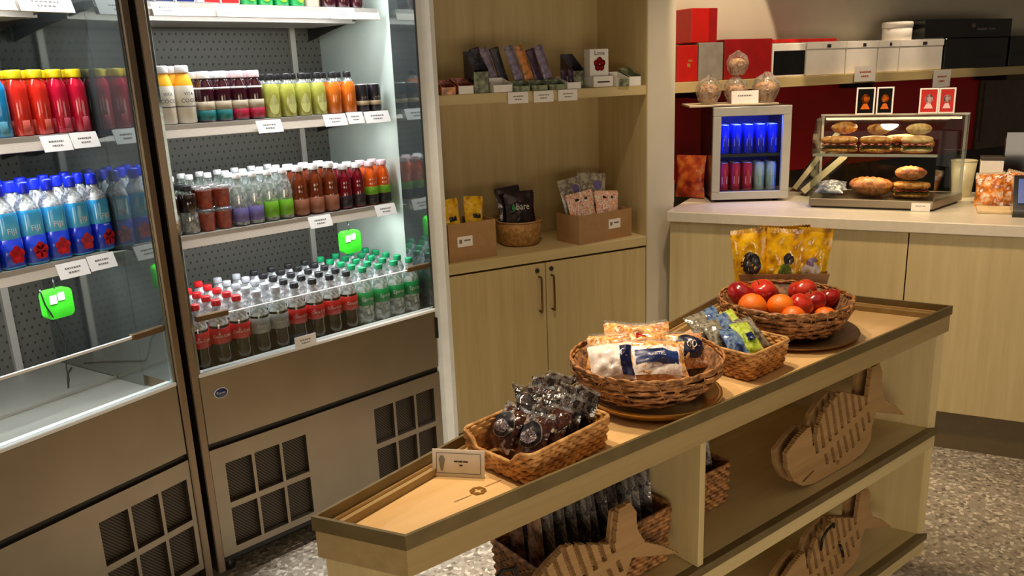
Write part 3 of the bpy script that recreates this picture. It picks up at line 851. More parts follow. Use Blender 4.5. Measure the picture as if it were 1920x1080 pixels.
MT['c_fiji_blue'] = M('deep_blue_label', (18, 26, 190), .3, coat=.4, var=.25, scale=25, rgb2=(10, 60, 190))
MT['c_hibiscus'] = M('red_flower', (224, 22, 36), .35, var=.3, scale=60)
MT['c_water_blue'] = M('blue_water', (36, 150, 220), .08, coat=.6, var=.3, scale=14, rgb2=(90, 190, 230))
def fiji():
    t = thing('water_bottle', '-', 'bottle'); r = .0285
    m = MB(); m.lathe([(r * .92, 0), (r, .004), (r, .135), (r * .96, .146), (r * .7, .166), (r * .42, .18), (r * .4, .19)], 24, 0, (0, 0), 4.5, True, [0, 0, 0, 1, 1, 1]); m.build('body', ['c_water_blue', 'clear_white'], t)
    m = MB(); rr = r * 1.03
    m.lathe([(rr, .006), (rr, .078)], 24, 0, (0, 0), 4.5)
    yf = -rr - .0012
    for k in range(5):
        a = R(90 + 72 * k); c_ = (.013 * math.cos(a) * .8 + .003, .036 + .014 * math.sin(a))
        m.prism([(c_[0] + .010 * math.cos(2 * math.pi * q / 10), c_[1] + .011 * math.sin(2 * math.pi * q / 10)) for q in range(10)], yf, yf + .001, 1, lambda u, v, w: (u, w, v))
    put_text(m, 'FIJI', .021, lambda x, y: (x, yf - .0002, .098 + y), 2)
    m.build('label', ['c_fiji_blue', 'c_hibiscus', 'c_white_script'], t)
    cap(t, .0145, .188, .03, 'c_cap_blue'); return t
P = {'f': fiji()}; spots = []
for j, y in enumerate((.19, .255, .32)):
    for i in range(6):
        spots.append(('f', F1, -.388 + i * .0632, y, 1.1068, f'blue water bottle in the left cooler, {"front row" if j == 0 else ORD[j] + " row back"}, {ORD[5-i]} from the post', 'blue water bottles in the left cooler'))
place_rows(P, spots)

# ---- price cards and hanging signs
def price_card(fr, x0, x1, y, z0, z1, label, tilt=-22, group='price cards on the cooler shelves', marks=2, red=False):
    w, h = x1 - x0, z1 - z0
    t = thing('price_card', label, 'price tag', fr.pt((x0 + x1) / 2, y, z0), fr.th, group)
    X = Matrix.Rotation(R(tilt), 4, 'X')
    m = MB(); m.X = X; m.box(-w / 2, w / 2, -.001, .001, 0, h); m.build('card', 'card', t)
    m = MB(); m.X = X
    for k in range(marks):
        ww = w * (.26 - .08 * k); zc = h * (.62 - .27 * k)
        x = -ww
        while x < ww:
            l = w * rnd.uniform(.03, .08); m.box(x, min(ww, x + l), -.0016, -.0009, zc - h * .05, zc + h * .05); x += l + w * .025
    m.build('print', M('red_print', (190, 60, 50), .6) if red else 'inkgrey', t)
    return t
for x0, x1, z, s_ in ((.368, .455, 1.398, 'under the first pale yellow juices'), (.612, .700, 1.402, 'under the last pale yellow juice'), (.706, .770, 1.404, 'under the amber juices'), (.777, .881, 1.402, 'under the short black cans')):
    price_card(F2, x0, x1, .130, z, z + .042, f'white price card on the second shelf edge, {s_}')
for x0, x1, z, s_ in ((.517, .604, 1.066, 'under the iced tea bottles'), (.790, .878, 1.068, 'under the orange drinks')):
    price_card(F2, x0, x1, .130, z, z + .042, f'white price card on the middle shelf edge, {s_}')
price_card(F2, .34, .417, -.006, .712, .75, 'white price card standing on the front sill before the grey-labelled colas', 0)
for x0, x1, s_ in ((.671, .77, 'under the dark juices'), (.09, .17, 'under the navy-banded cartons'), (.28, .36, 'under the red-banded cartons')):
    price_card(F2, x0, x1, .130, 1.75, 1.79, f'white price card on the top shelf edge, {s_}')
for x0, x1, z, s_ in ((-.205, -.128, 1.398, 'second shelf edge of left cooler, under orange-red drinks'), (-.125, -.05, 1.40, 'second shelf edge of left cooler, under crimson drinks'),
                      (-.225, -.14, 1.058, 'blue water shelf edge, farther from the post'), (-.137, -.058, 1.062, 'blue water shelf edge, next to the post'), (-.33, -.21, 1.75, 'top shelf edge of the left cooler, left one'), (-.2, -.06, 1.75, 'top shelf edge of the left cooler, right one')):
    price_card(F1, x0 - .012, x1 - .012, .130, z, z + .044, f'white price card on {s_}')

def hanging(fr, x, y, z, label):
    t = thing('hanging_sign', label, 'sign', fr.pt(x, y, z), fr.th)
    m = MB(); m.prism([(a, b) for a, b in rounded_rect(.078, .082, .016)], -.014, .014, 0, lambda u, v, w: (u, w, v)); m.build('panel', M('bright_green', (60, 206, 40), .35, coat=.3, var=.15), t)
    m = MB()
    m.box(-.026, -.006, -.0155, -.0135, .002, .026); m.box(-.002, .016, -.0155, -.0135, .008, .03); m.build('printed_mark', M('pale_green', (196, 236, 190), .5), t)
    m = MB(); m.tube([(0, 0, .04), (0, 0, .062), (.004, .01, .075)], .0022, 6); m.build('hook', 'black', t)
hanging(F2, .722, .22, .978, 'bright green square sign hanging under the middle shelf above the green-capped bottles')
hanging(F1, -.212, .22, .978, 'bright green square sign hanging over the empty tray of the left cooler')
m = MB(); pts = [(-.262, .2, 1.03), (-.255, .2, .985), (-.23, .21, .93), (-.20, .24, .85), (-.178, .3, .76), (-.172, .31, .72), (-.168, .33, .6885), (-.13, .40, .6885), (-.10, .45, .6885), (-.06, .50, .6885)]
m.tube([pts[0]] + [tuple((Vector(a) * (1 - k / 4) + Vector(b) * k / 4)) for a, b in zip(pts, pts[1:]) for k in range(1, 5)], .0022, 6)
o = m.build('cable', 'black', None, F1.pt(0, 0), (0, 0, F1.th)); tag(o, 'thin black cable hanging from the shelf onto the empty tray of the left cooler', 'cable')
# ================================================================== goods in the cupboard
def al(x, y, z): return AL.pt(x, y, z)
WT, SH = .8275, 1.4835
def kraft_box(name, label, w, d, h, loc, rz, tagx=None, cat='box'):
    t = thing(name, label, cat, loc, rz)
    m = MB(); q = .004
    m.box(-w / 2, w / 2, -d / 2, -d / 2 + q, 0, h); m.box(-w / 2, w / 2, d / 2 - q, d / 2, 0, h)
    m.box(-w / 2, -w / 2 + q, -d / 2 + q, d / 2 - q, 0, h); m.box(w / 2 - q, w / 2, -d / 2 + q, d / 2 - q, 0, h)
    m.box(-w / 2 + q, w / 2 - q, -d / 2 + q, d / 2 - q, 0, q)
    m.build('tray', 'kraft', t)
    if tagx is not None:
        m = MB(); m.box(tagx - .034, tagx + .034, -d / 2 - .0012, -d / 2, h * .38, h * .38 + .042); g = m.build('price_label', 'card', t)
        m = MB(); m.box(tagx - .004, tagx + .024, -d / 2 - .0018, -d / 2 - .0011, h * .38 + .022, h * .38 + .028); m.box(tagx - .026, tagx - .014, -d / 2 - .0018, -d / 2 - .0011, h * .38 + .014, h * .38 + .03); m.build('print', 'inkgrey', g)
    return t
MT['yellow_film'] = speckled('yellow_film', [(150, 104, 10), (226, 170, 16), (240, 196, 30), (214, 150, 20)], 22)
MT['black_film'] = speckled('black_film', [(18, 12, 16), (34, 22, 28), (58, 30, 30)], 26)
MT['orange_print'] = speckled('orange_print', [(250, 240, 226), (244, 226, 206), (226, 130, 66), (250, 240, 226), (200, 84, 60), (250, 240, 226)], 48, rough=.4, coat=.3, bump=.25)
MT['grey_film'] = speckled('grey_film', [(170, 160, 142), (190, 184, 166), (120, 110, 104), (196, 188, 172)], 26)
def bag(name, label, w, h, th, mat, loc, rot, seed, cat='bag', group=None, wr=.25, stickers=(), nu=14, nv=16, crimp=None):
    t = thing(name, label, cat, loc, group=group, rot=rot)
    m = MB(); f = pack_mesh(m, w, h, th, seed, wr, nu, nv); m.build('pouch', mat, t)
    for s_ in stickers: s_(t, f)
    if crimp:
        m = MB(); n = 12
        for z0, z1 in ((h * .985, h * 1.05),):
            m.grid(n * 2, 1, lambda a, b: ((a - .5) * w * .96, .0016 * math.sin(a * n * math.pi * 2), z0 + (z1 - z0) * b + (.003 * abs(math.sin(a * n * math.pi)) if b > .5 else 0)), 0)
        m.build('seal', crimp, t)
    return t
def sticker(mat, cu, cv, ru, rv, rect=False, name='label', txt=None, tmat=None, tsize=.01, eps=.0014, label=None):
    def go(t, f):
        m = MB(); pack_patch(m, f, cu, cv, ru, rv, eps, 0, rect)
        mats = [mat]
        if txt:
            mats.append(tmat)
            vs, fs = text2d(txt, 1.0)
            xs = [v[0] for v in vs]; W = max(xs) - min(xs)
            k = 2 * ru * .8 / W * (tsize or 1)
            pts = []
            for x, y in vs:
                p = f(cu + x * k, cv + y * k, -1); pts.append((p[0], p[1] - eps - .0012, p[2]))
            m.add(pts, fs, 1)
        o = m.build(name, mats, t)
        if label: o['label'] = label
    return go

kraft_box('kraft_box', 'kraft box holding yellow bags, at the left end of the cupboard worktop', .215, .15, .155, al(-.895, .105, WT), AL.th + R(3), -.035)
for i, (x, r) in enumerate(((-.945, -4), (-.853, 5))):
    bag('snack_bag', f'yellow snack bag in the cupboard kraft box, {"left" if i == 0 else "right"} one', .092, .185, .04, 'yellow_film', al(x, .085 + i * .012, WT + .05), (R(-8), R(r), AL.th + R(4)), 3 + i, group='yellow bags in the cupboard', crimp='yellow_film',
        stickers=(sticker('c_can_black', .55, .62, .22, .05, True, 'printed_mark'),))
# tan basket with dark bags
t = thing('tan_basket', 'round tan basket with dark fruit chip bags in the cupboard', 'basket', al(-.59, .2, WT), AL.th)
m = MB(); pr = [(.078, .002), (.085, .01), (.094, .05), (.1, .105), (.096, .105), (.08, .02), (.0005, .016)]; m.lathe(pr, 28); m.build('wall', M('tan_weave', (196, 146, 82), .6, var=.25, scale=60, bump=.3), t)
m = MB(); m.tube([(.099 * math.cos(R(a)), .099 * math.sin(R(a)), .106) for a in range(0, 360, 12)], .004, 6, True); m.build('rim', 'kraft', t)
bag('fruit_chip_bag', 'black snack bag lettered bare, standing in the round tan basket', .15, .155, .028, 'black_film', al(-.585, .185, WT + .07), (R(-14), R(2), AL.th + R(-2)), 9,
    stickers=(sticker('black_film', .56, .6, .28, .14, True, 'printed_name', 'bare', 'card', 1.0), sticker('c_lime_green', .25, .58, .06, .1, False, 'leaf_mark')), crimp='black_film')
bag('fruit_chip_bag', 'plain black snack bag behind the bag lettered bare', .13, .17, .028, 'black_film', al(-.60, .235, WT + .07), (R(-10), R(-4), AL.th + R(4)), 12, crimp='black_film')
bx = kraft_box('kraft_box', 'wide kraft box holding white and orange bags on the cupboard worktop', .305, .155, .125, al(-.262, .106, WT), AL.th + R(8), .05)
for i, (x, y, mt, h, w, lab) in enumerate(((-.325, .075, 'orange_print', .15, .155, 'white bag with orange print in the wide kraft box, left one'), (-.195, .095, 'orange_print', .14, .145, 'white bag with orange print in the wide kraft box, right one'),
                                     (-.325, .128, 'grey_film', .205, .135, 'pale grey bag at the back left of the wide kraft box'), (-.235, .15, 'grey_film', .215, .17, 'pale grey bag at the back right of the wide kraft box'))):
    bag('snack_bag', lab, w, h, .03, mt, al(x, y, WT + .058), (R(-12), R((-5, 6, -6, 7)[i]), AL.th + R(8)), 20 + i, crimp=mt, stickers=(sticker('c_can_black', .35, .85, .07, .04), sticker('c_navy', .68, .85, .07, .04)) if i < 2 else (sticker('c_violet_label', .65, .8, .16, .1),))

# ---- upper shelf: bars and small boxes
def tray_box(label, x0, x1, y, h, mat, front, items, z=SH, d=.09):
    w = x1 - x0
    t = thing('display_carton', label, 'box', al((x0 + x1) / 2, y, z), AL.th)
    m = MB(); q = .003
    m.prism([(-d / 2, 0), (d / 2, 0), (d / 2, h), (-d / 2, h * .55)], -w / 2, -w / 2 + q, 0, lambda u, v, s: (s, u, v)); m.prism([(-d / 2, 0), (d / 2, 0), (d / 2, h), (-d / 2, h * .55)], w / 2 - q, w / 2, 0, lambda u, v, s: (s, u, v))
    m.box(-w / 2 + q, w / 2 - q, d / 2 - q, d / 2, 0, h); m.box(-w / 2 + q, w / 2 - q, -d / 2 + q, d / 2 - q, 0, q); m.build('tray', mat, t)
    m = MB(); m.box(-w / 2, w / 2, -d / 2, -d / 2 + q, 0, h * .5); m.build('front_flap', front, t)
    return t
def bar(label, x, y, w, h, d, mat, lean, z=SH + .004, tilt=-8, group='wrapped bars on the cupboard shelf'):
    t = thing('snack_bar', label, 'snack bar', al(x, y, z), rot=(R(tilt), R(lean), AL.th), group=group)
    m = MB(); pack_mesh(m, w, h, d, x * 40 + 3, .12, 8, 10); m.build('wrapper', mat, t)
    m = MB()
    for z0 in (0, h - .008): m.grid(10, 1, lambda a, b: ((a - .5) * w * .98, .001 * math.sin(a * 60), z0 + .008 * b), 0)
    m.build('seal', mat, t)
for n_, c_ in (('lilac', (130, 118, 142)), ('copper', (196, 128, 68)), ('slate', (52, 48, 60)), ('plum', (60, 36, 62)), ('sage', (120, 130, 100)), ('brick', (168, 80, 60))):
    MT['w_' + n_] = speckled('wrap_' + n_, [tuple(int(v * .6) for v in c_), c_, tuple(min(255, int(v * 1.25)) for v in c_)], 40, bump=.2)
tray_box('small reddish carton at the far left of the cupboard shelf', -1.0, -.94, .05, .055, 'w_brick', 'w_copper', 0)
tray_box('small white fronted carton of brown bars, second from left on the cupboard shelf', -.93, -.865, .05, .06, 'w_brick', 'card', 0)
tray_box('dark sloping carton beside the leaning bars', -.855, -.79, .07, .16, 'w_slate', 'w_sage', 0)
tray_box('low carton with white front flap before the leaning bars', -.785, -.70, .045, .055, 'card', 'card', 0)
for i, (x, mt, nm) in enumerate(((-.776, 'w_plum', 'black'), (-.735, 'w_lilac', 'first lilac'), (-.688, 'w_slate', 'dark slate'))):
    bar(f'{nm} wrapped bar leaning left on the cupboard shelf, behind the white flap', x + .02, .115, .044, .175, .014, mt, -14)
for i, (x, mt, nm) in enumerate(((-.648, 'w_lilac', 'lilac'), (-.60, 'w_copper', 'copper orange'), (-.556, 'w_plum', 'plum black'), (-.512, 'w_lilac', 'pale violet'))):
    bar(f'{nm} wrapped bar leaning left at the middle of the cupboard shelf', x + .03, .075, .042, .18 if i != 2 else .165, .014, mt, -15)
for i, x in enumerate((-.665, -.585, -.505)):
    tray_box(f'low grey green carton under the leaning bars, {ORD[i]} from left', x - .036, x + .036, .015, .04, 'w_sage', 'w_sage', 0, d=.05)
tray_box('white tray of dark plum bars under the shelf middle', -.452, -.385, .045, .05, 'card', 'card', 0)
for i in range(2): bar(f'short plum bar in the white tray, {"left" if i == 0 else "right"} one', -.436 + i * .034, .05, .03, .075, .016, 'w_plum', 0, tilt=-4)
tray_box('grey brown sloping carton left of the white carton with red mark', -.385, -.325, .12, .14, 'w_slate', 'w_sage', 0)
t = thing('gift_carton', 'white carton with a red blossom mark standing on the cupboard shelf', 'box', al(-.263, .05, SH), AL.th)
m = MB(); m.box(-.048, .048, -.03, .05, 0, .045, bev=.002); m.box(-.046, .046, .0, .048, .045, .155, bev=.002); m.build('box', 'card', t)
m = MB()
for k in range(5):
    a = R(90 + 72 * k); m.lathe([(.0005, 0), (.014, 0)], 12)
    b = m.v[-24:]; m.v[-24:] = [Vector((p.x + .016 * math.cos(a), -.0012, .093 + .016 * math.sin(a) + p.y)) for p in b]
m.build('red_mark', 'c_cola_red', t)
m = MB(); put_text(m, 'Love', .026, lambda x, y: (x, -.0012, .138 + y), 0)
m.box(-.03, .03, -.0312, -.0302, .018, .024); m.build('print', 'ink', t)
tray_box('small pale carton with green front, right end of the cupboard shelf', -.205, -.15, .04, .06, 'card', 'w_sage', 0)
tray_box('small open carton against the right cupboard side', -.143, -.082, .05, .075, 'w_sage', 'card', 0)
for i, (x, s_) in enumerate(((-.68, 'left'), (-.565, 'middle'), (-.452, 'right'))):
    t = price_card(AL, x - .045, x + .045, -.004, SH - .046, SH - .002, f'white price card on the cupboard shelf edge, {s_} of three', 0, 'price cards on the cupboard shelf')

# ================================================================== boxes on the wall shelf
WS = 1.4825
def shelf_box(name, label, x0, x1, y0, y1, z0, z1, mat, extra=None, group=None):
    t = thing(name, label, 'box', AL.pt((x0 + x1) / 2, (y0 + y1) / 2, z0), AL.th, group)
    w, d, h = x1 - x0, y1 - y0, z1 - z0
    m = MB(); m.box(-w / 2, w / 2, -d / 2, d / 2, 0, h, bev=.003); m.build('box', mat, t)
    if extra: extra(t, w, d, h)
    return t
MT['box_red'] = M('red_carton', (196, 26, 18), .4, coat=.2, var=.06); MT['box_grey'] = M('grey_carton', (150, 146, 138), .6); MT['box_deep'] = M('deep_red_carton', (158, 18, 20), .45, var=.1)
def mark(mat, rects):
    def go(t, w, d, h):
        m = MB()
        for a, b, c, e in rects: m.box(-w / 2 + a * w, -w / 2 + b * w, -d / 2 - .0012, -d / 2 - .0002, c * h, e * h)
        m.build('print', mat, t)
    return go
def lid_line(matn='ink'):
    def go(t, w, d, h):
        m = MB(); m.box(-w / 2 - .002, w / 2 + .002, -d / 2 - .003, d / 2, h * .8, h + .001, bev=.001); m.build('lid', 'card', t)
        m = MB(); m.box(w * .0, w * .1, -d / 2 - .0042, -d / 2 - .0031, h * .83, h * .93); m.build('print', matn, t)
    return go
shelf_box('shelf_box', 'small red box on the wall shelf next to the pillar', .345, .465, .30, .5, WS, 1.652, 'box_red', mark('gold', [(.45, .6, .4, .5), (.5, .7, .55, .6)]))
shelf_box('shelf_box', 'grey box on the wall shelf carrying an upright red box', .47, .622, .30, .5, WS, 1.662, 'box_grey')
shelf_box('shelf_box', 'upright red box standing on the grey box', .43, .585, .31, .46, 1.663, 1.822, 'box_red', mark('box_deep', [(.68, 1, .0, 1)]))
shelf_box('shelf_box', 'wide red box behind the bagged muffins on the wall shelf', .63, .94, .30, .5, WS, 1.676, 'box_deep')
shelf_box('shelf_box', 'white topped box with black front between red and white boxes', .947, 1.172, .30, .5, WS, 1.650, 'card', mark('black_gloss', [(.02, .98, .06, .78)]))
for i, (a, b) in enumerate(((1.18, 1.465), (1.472, 1.712), (1.718, 1.885), (1.892, 2.255))):
    shelf_box('shelf_box', f'white lidded box on the wall shelf, {ORD[i]} of four from left', a, b, .30, .5, WS, 1.652, 'card', lid_line(), 'white boxes on the wall shelf')
t = thing('canister', 'white round canister on top of the white boxes', 'canister', AL.pt(1.98, .40, 1.6535), AL.th)
m = MB(); m.lathe([(.078, 0), (.08, .07)], 24); m.build('body', 'card', t)
m = MB(); m.lathe([(.083, .0705), (.083, .095), (.078, .1), (.0005, .1)], 24); m.build('lid', 'card', t)
shelf_box('shelf_box', 'long black box lying on top of the black boxes', 2.085, 2.87, .30, .5, 1.656, 1.762, 'black_gloss', mark('inkgrey', [(.52, .56, .55, .75), (.58, .7, .4, .5), (.72, .8, .4, .5)]))
shelf_box('shelf_box', 'big black box on the wall shelf right of the white boxes', 2.262, 2.84, .29, .5, WS, 1.654, 'black_gloss', mark('ink', [(.5, .9, .3, .4)]))
shelf_box('shelf_box', 'black box at the right end of the wall shelf', 2.846, 3.3, .28, .5, WS, 1.66, 'black_gloss', mark('ink', [(.1, .6, .35, .45)]))
shelf_box('shelf_box', 'flat red carton lying on the white boxes', 1.0, 1.44, .34, .48, 1.6535, 1.672, 'box_red')
price_card(AL, 1.50, 1.66, .262, 1.44, 1.52, 'white card with red print on the wall shelf edge above the black pictures', 0, 'red-printed cards on the wall shelf', red=True)
price_card(AL, 2.14, 2.29, .262, 1.385, 1.48, 'white card with red print on the wall shelf edge above the red pictures', 0, 'red-printed cards on the wall shelf', red=True)

# ================================================================== small lit cooler
CZ = .9425
t = thing('mini_cooler', 'small grey glass-door cooler glowing blue with cans, on the service counter', 'refrigerator', MF.pt(0, 0, CZ), MF.th)
W, H, D = .346, .428, .34
m = MB(); q = .022
m.box(0, W, q + .002, D, .02, .042); m.box(0, W, q + .002, D, H - .03, H, bev=.002); m.box(0, .025, q + .002, D, .042, H - .03); m.box(W - .025, W, q + .002, D, .042, H - .03); m.box(.025, W - .025, D - .02, D, .042, H - .03)
m.build('cabinet', M('cooler_black', (36, 34, 36), .35, coat=.3), t)
m = MB(); m.box(.0255, W - .0255, D - .0225, D - .0205, .043, H - .031); m.build('liner', M('blue_glow_liner', (60, 80, 200), .5), t)  # blue LED back glow is put into the liner colour
m = MB(); z0, z1 = .012, H
m.box(0, W, 0, q, z0, z0 + .036, bev=.002); m.box(0, W, 0, q, z1 - .04, z1, bev=.002); m.box(0, .036, 0, q, z0 + .036, z1 - .04, bev=.002); m.box(W - .038, W, 0, q, z0 + .036, z1 - .04, bev=.002)
d_ = m.build('door', M('grey_door', (166, 164, 156), .4, var=.03), t)
m = MB(); m.box(.036, W - .038, .008, .012, z0 + .036, z1 - .04); m.build('pane', 'glass', d_)
m = MB(); m.box(.027, W - .027, .03, D - .024, .208, .214); m.build('shelf', 'glass', t)
m = MB(); m.box(.027, W - .027, .028, .03, .203, .217); m.build('shelf_edge', 'black', t)
for sx in (.0275, W - .0305):
    m = MB(); m.box(sx, sx + .003, .026, .032, .05, H - .04); m.build('light_strip', 'blue_led', t)
for fx in (.03, W - .05):
    for fy in (.04, D - .05):
        m = MB(); m.lathe([(.012, .0), (.012, .0195)], 10, 0, (fx, fy)); m.build('foot', 'black', t)
for n_, c_ in (('blue', (20, 40, 200)), ('red', (214, 36, 60)), ('mint', (190, 214, 190))): col('can_' + n_, c_, rough=.3, metal=.3, coat=.4)
def slim(c, lab):
    t2 = thing('drink_can', '-', 'can'); r = .0232
    bm_('body', [(r * .8, 0), (r, .008), (r, .118), (r * .82, .13), (r * .82, .132)], ['c_can_' + c, 'shelf_metal'], t2, 18, 2, [0, 0, 0, 1])
    m = MB(); m.prism([(-.012, .035), (.012, .035), (.012, .07), (-.012, .07)], 0, 1, 0, lambda u, v, w: ((r + .0004 + w * .0005) * math.cos(R(-90) + u / r), (r + .0004 + w * .0005) * math.sin(R(-90) + u / r), v)); m.build('printed_mark', lab, t2); return t2
P = {'b': slim('blue', 'c_silver_label'), 'r': slim('red', 'c_pinkcap'), 'm': slim('mint', 'c_lime_green')}
spots = []
for j in range(2):
    for i in range(5):
        x = .065 + i * .054
        spots.append(('b', MF, x, .07 + j * .055, CZ + .2145, f'blue can on the upper level of the lit cooler, {"behind" if j else "in front"}, {ORD[i]} from left', 'blue cans in the lit cooler'))
        spots.append(('r' if i < 3 else 'm', MF, x, .07 + j * .055, CZ + .0425, f'{"red" if i < 3 else "mint"} can at the bottom of the lit cooler, {"behind" if j else "in front"}, {ORD[i]} from left', 'lower cans in the lit cooler'))
place_rows(P, spots)
# tray and bagged muffins on the cooler
TOP = CZ + H
m = MB(); m.box(-.10, .30, .05, .30, .0, .010, bev=.002); o = m.build('serving_board', M('pale_board', (196, 178, 150), .5), None, MF.pt(0, 0, TOP + .001), (0, 0, MF.th)); tag(o, 'pale board lying on top of the lit cooler and jutting out left', 'tray')
MT['muffin'] = speckled('muffin', [(120, 70, 30), (190, 134, 74), (214, 168, 110), (150, 96, 50)], 60, rough=.6, coat=0, bump=.6)
def muffin(label, x, y, z, s=1.0, seed=0):
    t = thing('bagged_muffin', label, 'muffin', MF.pt(x, y, z), MF.th + seed, 'bagged muffins on the lit cooler')
    m = MB(); m.lathe([(.026, .004), (.033, .035), (.044, .043), (.046, .055), (.036, .072), (.015, .081), (.0005, .082)], 18); m.v = [p * s for p in m.v]; m.build('cake', 'muffin', t)
    m = MB()
    def f(u, v):
        a = 2 * math.pi * u; r = (.032 + .02 * math.sin(math.pi * min(1, v * 1.1))) * (1 if v < .8 else max(.12, 1 - (v - .8) * 4.2)); z_ = v * .115
        n = noise.noise(Vector((math.cos(a) * 3 + seed, math.sin(a) * 3, v * 6))) * .006
        return ((r + n) * math.cos(a) * s, (r + n) * math.sin(a) * s, (z_ + n + .003) * s if v > 0 else .002)
    m.grid(22, 14, f); m.build('film', 'sheet', t)
muffin('left muffin in clear film on top of the lit cooler', -.005, .115, TOP + .0115, 1.1, 1)
muffin('right muffin in clear film on top of the lit cooler', .255, .12, TOP + .0115, 1.15, 4)
muffin('middle muffin in clear film, behind the white card', .125, .145, TOP + .0115, 1.05, 2)
muffin('muffin in clear film stacked highest above the middle one', .13, .15, TOP + .0115 + .1225, .95, 3)
price_card(MF, .09, .21, .062, TOP + .0115, TOP + .068, 'white card with dark mark standing before the bagged muffins', -6, None, 1)
bag('snack_bag', 'red orange bag squeezed between the lit cooler and the pillar', .15, .20, .04, speckled('ember_film', [(120, 24, 14), (190, 70, 26), (226, 130, 40)], 20), MF.pt(-.075, .16, CZ + .004), (R(-4), 0, MF.th + R(-30)), 31)

# leaning menu books
def book(label, x, y, z, L, W_, th, ang):
    t = thing('menu_book', label, 'book', CT.pt(x, y, z + th * math.sin(R(ang)) + .001), rot=(0, R(ang), CT.th))
    m = MB(); m.box(0, th * .2, 0, W_, 0, L); m.box(th * .8, th, 0, W_, 0, L); m.box(th * .2, th * .8, W_ - .004, W_, 0, L); m.build('cover', 'black_gloss', t)
    m = MB(); m.box(th * .22, th * .78, .001, W_ - .005, .003, L - .003); m.build('pages', M('cream_pages', (220, 206, 170), .6), t)
book('lower black book with cream page edge leaning right behind the pastry case', .475, .56, CZ, .24, .12, .05, 46)
book('taller black book with cream page edge leaning between cooler and pastry case', .42, .70, CZ, .32, .12, .04, 34)

# ================================================================== pastry case
pcx, pcy = .561, .245
t = thing('pastry_case', 'two-tier curved glass pastry case on the service counter', 'display case', CT.pt(pcx, pcy, CZ), CT.th)
W, D = .48, .29
m = MB(); m.box(0, W, 0, D, .008, .04, bev=.002); m.build('base_tray', 'steel', t)
m = MB(); m.box(.01, W - .01, .01, D - .01, .0, .0075); m.build('foot_plate', 'black', t)
m = MB(); m.box(.006, W - .006, .01, D - .006, .222, .227); m.build('middle_shelf', 'glass', t)
m = MB(); m.box(.004, W - .004, .008, .014, .219, .230); m.build('shelf_edge', 'shelf_metal', t)
prof = [(.002, .041), (.002, .25), (.008, .29), (.026, .325), (.055, .35), (.09, .365), (.13, .37), (D, .37)]
m = MB(); m.prism(prof + [(D, .367), (.13, .367), (.092, .362), (.057, .347), (.029, .323), (.011, .289), (.005, .25), (.005, .041)], .003, W - .003, 0, lambda u, v, w: (w, u, v)); m.build('curved_glass', 'glass', t)
for x in (0, W - .004):
    m = MB(); m.prism(prof + [(D, .041)], x, x + .003, 0, lambda u, v, w: (w, u, v)); m.build('side_glass', 'glass', t)
for x in (.004, W - .012):
    m = MB(); m.box(x, x + .008, D - .010, D - .002, .041, .372); m.build('rear_post', 'shelf_metal', t)
m = MB(); m.box(0, W, D - .012, D, .371, .379); m.build('top_rail', 'shelf_metal', t)
m = MB(); m.box(.02, W - .02, D - .03, D - .018, .355, .364); m.build('light_strip', emit('added_strip_glow', (255, 220, 170), 3.0), t)  # added strip that brightens the case, no such fitting known
def pc(x, y, z): return CT.pt(pcx + x, pcy + y, CZ + z)
for ch in t.children:
    for v in ch.data.vertices: v.co.x *= 1 + .235 * max(0, min(1, v.co.y / D))
MT['crust'] = speckled('crust', [(120, 62, 20), (190, 122, 44), (222, 160, 76), (170, 100, 36)], 34, rough=.5, coat=.15, bump=.35)
MT['crust_dark'] = speckled('crust_dark', [(92, 44, 18), (150, 84, 38), (186, 118, 62), (120, 64, 28)], 30, rough=.5, coat=.15, bump=.4)
MT['flour'] = speckled('floured_bread', [(190, 140, 80), (222, 184, 120), (236, 210, 160)], 40, rough=.7, coat=0, bump=.3)
col('ham', (176, 70, 58), rough=.4); col('lettuce', (96, 130, 40), rough=.5); col('cheese', (236, 176, 52), rough=.4)
def loafmesh(m, L, w, h, z, seed, mat=0):
    def f(u, v):
        a = math.pi * u; b = 2 * math.pi * v; s = math.sin(a) ** .55
        n = 1 + .10 * noise.noise(Vector((u * 6 + seed, math.cos(b) * 2, math.sin(b) * 2)))
        return (L * .5 * -math.cos(a), w * .5 * s * math.cos(b) * n, z + h * .5 + h * .5 * s * math.sin(b) * n)
    m.grid(14, 14, f, mat)
def sandwich(label, p, rz, L=.13, mat='flour', seed=1):
    t = thing('sandwich', label, 'sandwich', p, rz, 'sandwiches in the pastry case')
    m = MB(); loafmesh(m, L, .075, .026, .001, seed); m.build('bottom_bun', mat, t)
    m = MB(); m.grid(16, 3, lambda u, v: ((u - .5) * L * .95, (v - .5) * .082, .029 + .003 * math.sin(u * 40 + v * 9))); m.build('lettuce', 'c_lettuce', t)
    m = MB(); m.grid(12, 3, lambda u, v: ((u - .5) * L * .9, (v - .5) * .08, .034 + .003 * math.sin(u * 25 + 2))); m.build('ham', 'c_ham', t)
    m = MB(); loafmesh(m, L, .075, .036, .036, seed + 5); m.build('top_bun', mat, t)
def croissant(label, p, rz, s=1.0, mat='crust_dark', seed=0, group='croissants in the pastry case'):
    t = thing('croissant', label, 'croissant', p, rz, group)
    m = MB(); n = 26
    def f(u, v):
        a = R(-75 + 150 * u); R0 = .052; w = .034 * (math.sin(math.pi * min(.97, max(.03, u))) ** .7); w *= 1 + .13 * abs(math.sin(u * math.pi * 7))
        b = 2 * math.pi * v
        return ((R0 + w * math.cos(b)) * math.sin(a) * s * 1.15, -(R0 + w * math.cos(b)) * math.cos(a) * s + R0 * s, (w * .9 * math.sin(b) + .0365) * s)
    m.grid(n, 14, f); m.build('pastry', mat, t)
zs = .2275
